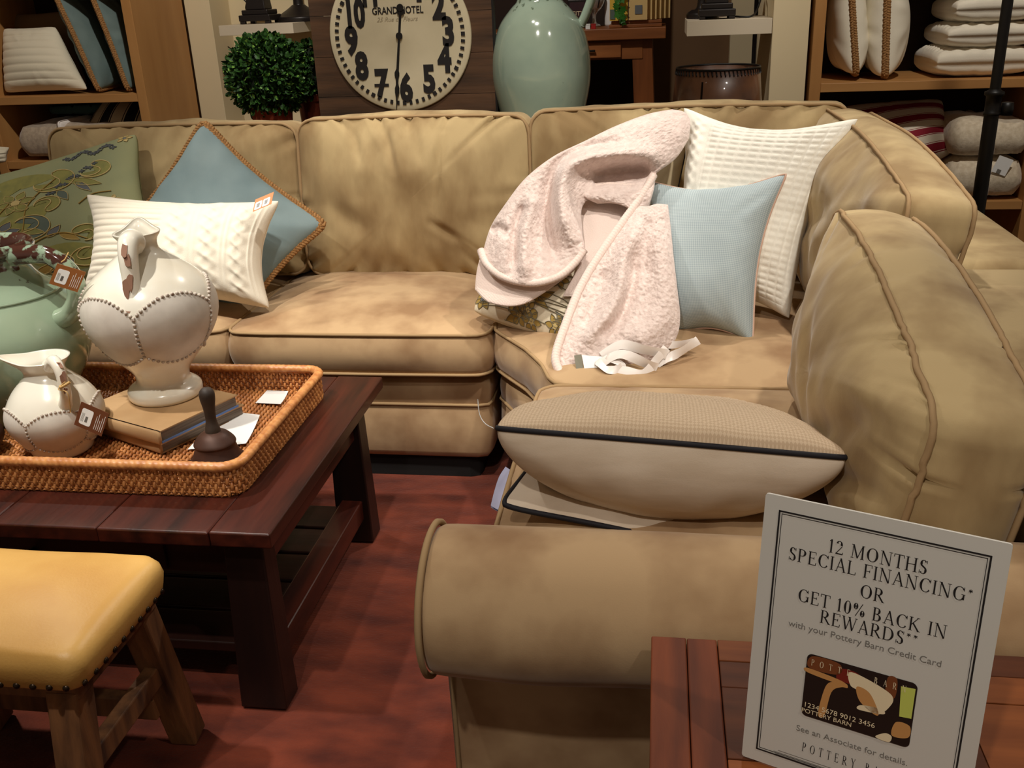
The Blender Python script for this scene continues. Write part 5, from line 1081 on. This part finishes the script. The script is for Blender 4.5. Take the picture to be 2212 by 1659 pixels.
# big celadon vase
M['celadon'] = greenglaze('celadon_grey', .66, .10, rgb(150, 166, 148), rgb(132, 150, 136), rgb(84, 98, 82))
vc = np.array([-.465, 4.02, .7755]); vz = thing('green_vase', 'tall celadon green handled vase on the display table right of the clock', 'vase', vc)
v, f = lathe(np.concatenate([[[.004, 0]], spline([(.09, 0), (.10, .01), (.125, .08), (.165, .20), (.192, .32), (.197, .40), (.188, .48), (.160, .56), (.118, .615), (.090, .645), (.082, .68), (.085, .73), (.10, .76), (.105, .77), (.095, .765), (.075, .74)], 80)]), vc, 64); mk('body', v, f, M['celadon'], vz)
v, f = tubeVF(spline([vc+(.085, -.01, .71), vc+(.15, -.01, .735), vc+(.195, -.01, .72), vc+(.205, -.01, .66), vc+(.185, -.01, .60), vc+(.160, -.01, .55)], 40), .018, 12); mk('handle', v, f, M['celadon'], vz)
# drum lampshade
M['shade'] = mat('aged_brown_shade', rgb(116, 78, 54), .4, rgb(76, 48, 34), nscale=9, coat=.5, spec=.5)
lc = np.array([.232, 4.10, .7755]); lsr = thing('lampshade', 'brown parchment drum lampshade with laced rim on the display table', 'lampshade', lc)
P = [(.205, 0), (.165, .335), (.163, .335), (.203, 0)]
v, f = lathe(np.array([(.205, 0), (.195, .08), (.175, .25), (.163, .372), (.159, .372), (.171, .25), (.191, .08), (.201, 0)]), lc, 64); mk('shade', v, f, M['shade'], lsr)
for z_, r_ in ((.372, .162), (.002, .204)):
    v, f = tubeVF(np.array([lc+(r_*math.cos(a), r_*math.sin(a), z_) for a in np.linspace(0, 2*PI, 64, endpoint=False)]), .0045, 6, True); mk('rim', v, f, M['black'], lsr)
parts = []
for k in range(64):
    a = 2*PI*k/64; parts.append(tubeVF([lc+(.1635*math.cos(a), .1635*math.sin(a), .370), lc+(.1665*math.cos(a+.03), .1665*math.sin(a+.03), .350)], .0028, 5))
v, f = join(parts); tag(mk('lacing', v, f, M['black'], lsr), kind='stuff')
a = math.radians(-113); v, f = tubeVF([lc+(.167*math.cos(a), .167*math.sin(a), .33), lc+(.206*math.cos(a), .206*math.sin(a), .002)], .0035, 6); mk('seam', v, f, M['black'], lsr)
for k in range(3): a = 2*PI*k/3+.4; v, f = tubeVF([lc+(0, 0, .30), lc+(.163*math.cos(a), .163*math.sin(a), .333)], .0025, 5); mk('spider_arm', v, f, M['black'], lsr)
# ------------------------------------------------------------------ console table with cards, farther back
M['oak'] = wood('honey_oak', rgb(158, 96, 48), rgb(120, 68, 32), 'x', .5, scale=14, ratio=8); M['oakz'] = wood('honey_oak_z', rgb(146, 84, 40), rgb(104, 56, 26), 'z', .5, scale=14, ratio=8)
co = thing('console_table', 'tall honey oak console table with drawer behind the celadon vase', 'table', (-.65, 5.2, 0))
box('top', -1.30, .03, 4.98, 5.50, 1.222, 1.275, M['oak'], co, .004); box('apron', -1.2, -.08, 5.02, 5.04, 1.13, 1.221, M['oak'], co, .003)
d_ = box('drawer', -.75, -.185, 5.005, 5.02, 1.14, 1.212, M['oak'], co, .003); v, f = tubeVF([(-.40, 4.99, 1.175), (-.31, 4.99, 1.175)], .006, 6); mk('drawer_pull', v, f, M['black'], d_)
for x in (-1.2, -.085):
    for y, o in ((5.06, -.0), (5.42, 0)): beam('leg', (x+(.055 if x > -.5 else -.055), y, 0), (x, y, 1.221), .10, .07, M['oakz'], co)
rg = thing('rolled_rug', 'dark patterned rolled rug under the oak console table', 'rug', (-.45, 5.25, 0))
M['darkpat'] = mat('dark_pattern', rgb(46, 30, 26), .9, rgb(26, 20, 22), nscale=20)
v, f = tubeVF([(-1.05, 5.2, .36), (.0-.2, 5.25, .36)], .35, 28); mk('roll', v, f, M['darkpat'], rg)
v, f = tubeVF([(-1.06, 5.2, .36), (-.19, 5.25, .36)], .12, 20); mk('core', v, f, M['taupefab'], rg)
tag(box('dark_cabinet', -1.25, -.10, 5.62, 5.95, 0, 2.2, M['darkback'], None, .005), 'dark cabinet standing behind the oak console table', 'cabinet')
# cards rack with ivy
rk = thing('card_rack', 'wooden rack of cream cards and small books on the oak console', 'rack', (-.14, 5.12, 1.2755))
for i in range(2): box('rack_base', -.245+.01*i, .01, 5.03+.03*i, 5.30, 1.276+.016*i, 1.290+.016*i, M['oak'], rk, .002)
def card(i, x0, x1, y, h, m): v, f = boxVF(x0, x1, y, y+.012, 1.3075, 1.3075+h, .001); o = mk('greeting_card', v, f, m, rk, smooth=False); return o
M['cardcream'] = mat('card_cream', rgb(216, 184, 124), .7); M['cardyel'] = mat('card_yellow', rgb(226, 184, 70), .7)
for i in range(6): card(i, -.15+.022*i, -.06+.022*i, 5.045+.035*i, .19, M['cardcream'])
card(0, -.242, -.155, 5.045, .19, M['cardyel'])
v, f = boxVF(-.12, -.085, 5.041, 5.045, 1.335, 1.375, .0005); mk('card_print', v, f, M['bluegrey'], rk, smooth=False)
v, f = boxVF(-.24, -.215, 5.041, 5.045, 1.315, 1.36, .0005); mk('card_print', v, f, M['slate'], rk, smooth=False)
iv = thing('ivy_sprig', 'green ivy sprig hanging over the yellow card', 'plant', (-.195, 5.02, 1.295)); rs = np.random.RandomState(9); k = 0
M['ivy'] = mat('ivy_green', rgb(62, 130, 44), .5, rgb(40, 96, 30), nscale=30)
v, f = tubeVF(spline([(-.19, 5.03, 1.48), (-.185, 5.02, 1.42), (-.195, 5.02, 1.36), (-.19, 5.02, 1.298)], 20), .0025, 5); mk('stem', v, f, M['ivy'], iv)
for i in range(22):
    z = 1.30+i*.0085; a = rs.rand()*6.28; c = np.array([-.192+.016*math.cos(a), 5.012-.01*rs.rand(), z]); R_ = .017+.006*rs.rand(); q = rs.rand()*6.28
    poly = [(R_*(1 if j % 2 == 0 else .55)*math.cos(q+j*PI/5), R_*(1 if j % 2 == 0 else .55)*math.sin(q+j*PI/5)) for j in range(10)]
    e1 = nrm((1, .4*rs.randn(), .3*rs.randn())); e2 = nrm(np.cross((0, -1, .3*rs.randn()), e1)); v, f = prismVF(poly, c, e1, e2, np.cross(e1, e2), .001); mk('leaf', v, f, M['ivy'], iv, smooth=False)
# small things on the console
pf = thing('picture_frame', 'small dark framed picture on the oak console behind the vase', 'frame', (-.39, 5.2, 1.2755))
box('frame', -.46, -.36, 5.2, 5.215, 1.276, 1.41, M['bronze'], pf, .003); box('picture', -.45, -.37, 5.197, 5.2, 1.288, 1.398, mat('plum_print', rgb(58, 34, 40), .5), pf, 0)
text('lettering', 'CITY', .03, C1['cream'], pf, (-.41, 5.1955, 1.335), X, Z)
orn = thing('round_ornament', 'round silver ornament beside the dark picture frame', 'ornament', (-.335, 5.33, 1.2755))
v, f = lathe(spline([(.004, 0), (.03, 0), (.03, .01), (.012, .02), (.012, .06), (.04, .09), (.055, .13), (.04, .17), (.005, .185)], 40), (-.335, 5.33, 1.2755), 28); mk('body', v, f, mat('silver', rgb(200, 196, 188), .25, metal=.6), orn)
for k in range(6): a = 2*PI*k/6; v, f = tubeVF(spline([(-.335+.041*math.cos(a), 5.33+.041*math.sin(a), 1.2755+.09), (-.335+.056*math.cos(a), 5.33+.056*math.sin(a), 1.2755+.13), (-.335+.041*math.cos(a), 5.33+.041*math.sin(a), 1.2755+.17)], 10), .003, 5); mk('rib', v, f, M['bronze'], orn)
cd = thing('candle', 'white pillar candle on the oak console', 'candle', (-.255, 5.38, 1.2755)); v, f = lathe([(.001, 0), (.028, 0), (.029, .01), (.028, .16), (.024, .165), (.001, .16)], (-.255, 5.38, 1.2755), 24); mk('wax', v, f, M['paper'], cd); v, f = tubeVF([(-.255, 5.38, 1.435), (-.254, 5.38, 1.455)], .0015, 5); mk('wick', v, f, M['black'], cd)
for i, (x, m, lab) in enumerate(((-.345, M['paper'], 'tiny white box on the console edge'), (-.318, mat('red_box', rgb(170, 30, 24), .5), 'tiny red box on the console edge'))):
    o = thing('small_box', lab, 'box', (x, 5.0, 1.2755)); box('carton', x-.011, x+.011, 4.99, 5.012, 1.2757, 1.294, m, o, .001); box('lid', x-.0118, x+.0118, 4.989, 5.013, 1.2942, 1.3, m, o, .001)
# floor lamp far back and the black pole lamp at the right
fl = thing('floor_lamp', 'thin dark floor lamp pole seen beyond the right floating shelf', 'lamp', (.53, 5.9, 0)); v, f = tubeVF([(.53, 5.9, .02), (.53, 5.9, 2.0)], .012, 10); mk('pole', v, f, M['bronze'], fl)
v, f = lathe([(.002, 0), (.13, 0), (.13, .015), (.03, .03), (.014, .05)], (.53, 5.9, 0), 24); mk('foot', v, f, M['bronze'], fl)
v, f = tubeVF([(.575, 5.9, 1.9), (.575, 5.9, 1.16)], .003, 5); mk('pull_chain', v, f, M['bronze'], fl)
px_, py_ = at(2120, 400, y=3.42)[0], 3.42
pl = thing('floor_lamp', 'black floor lamp pole with collar standing behind the right sofa back', 'lamp', (px_, py_, 0))
zc_ = at(2143, 215, y=3.42)[2]
v, f = lathe([(.03, 0), (.0225, .02), (.0225, zc_)], (px_, py_, .02), 20); mk('lower_pole', v, f, M['black'], pl)
v, f = lathe([(.0165, 0), (.0165, 1.2)], (px_, py_, zc_), 20); mk('upper_pole', v, f, M['black'], pl)
v, f = lathe([(.0225, -.06), (.026, -.058), (.026, -.05), (.0235, -.048), (.0235, .0), (.03, .004), (.03, .014), (.022, .018), (.0165, .022)], (px_, py_, zc_+.01), 24); mk('collar', v, f, M['black'], pl)
v, f = lathe([(.001, -.02), (.018, -.02), (.02, 0), (.018, .02), (.001, .02)], (px_+.045, py_, zc_-.03), 16); mk('knob', v, f, M['black'], pl)
v, f = lathe(spline([(.004, 0), (.15, 0), (.15, .012), (.05, .03), (.03, .05)], 24), (px_, py_, 0), 32); mk('foot', v, f, M['black'], pl)
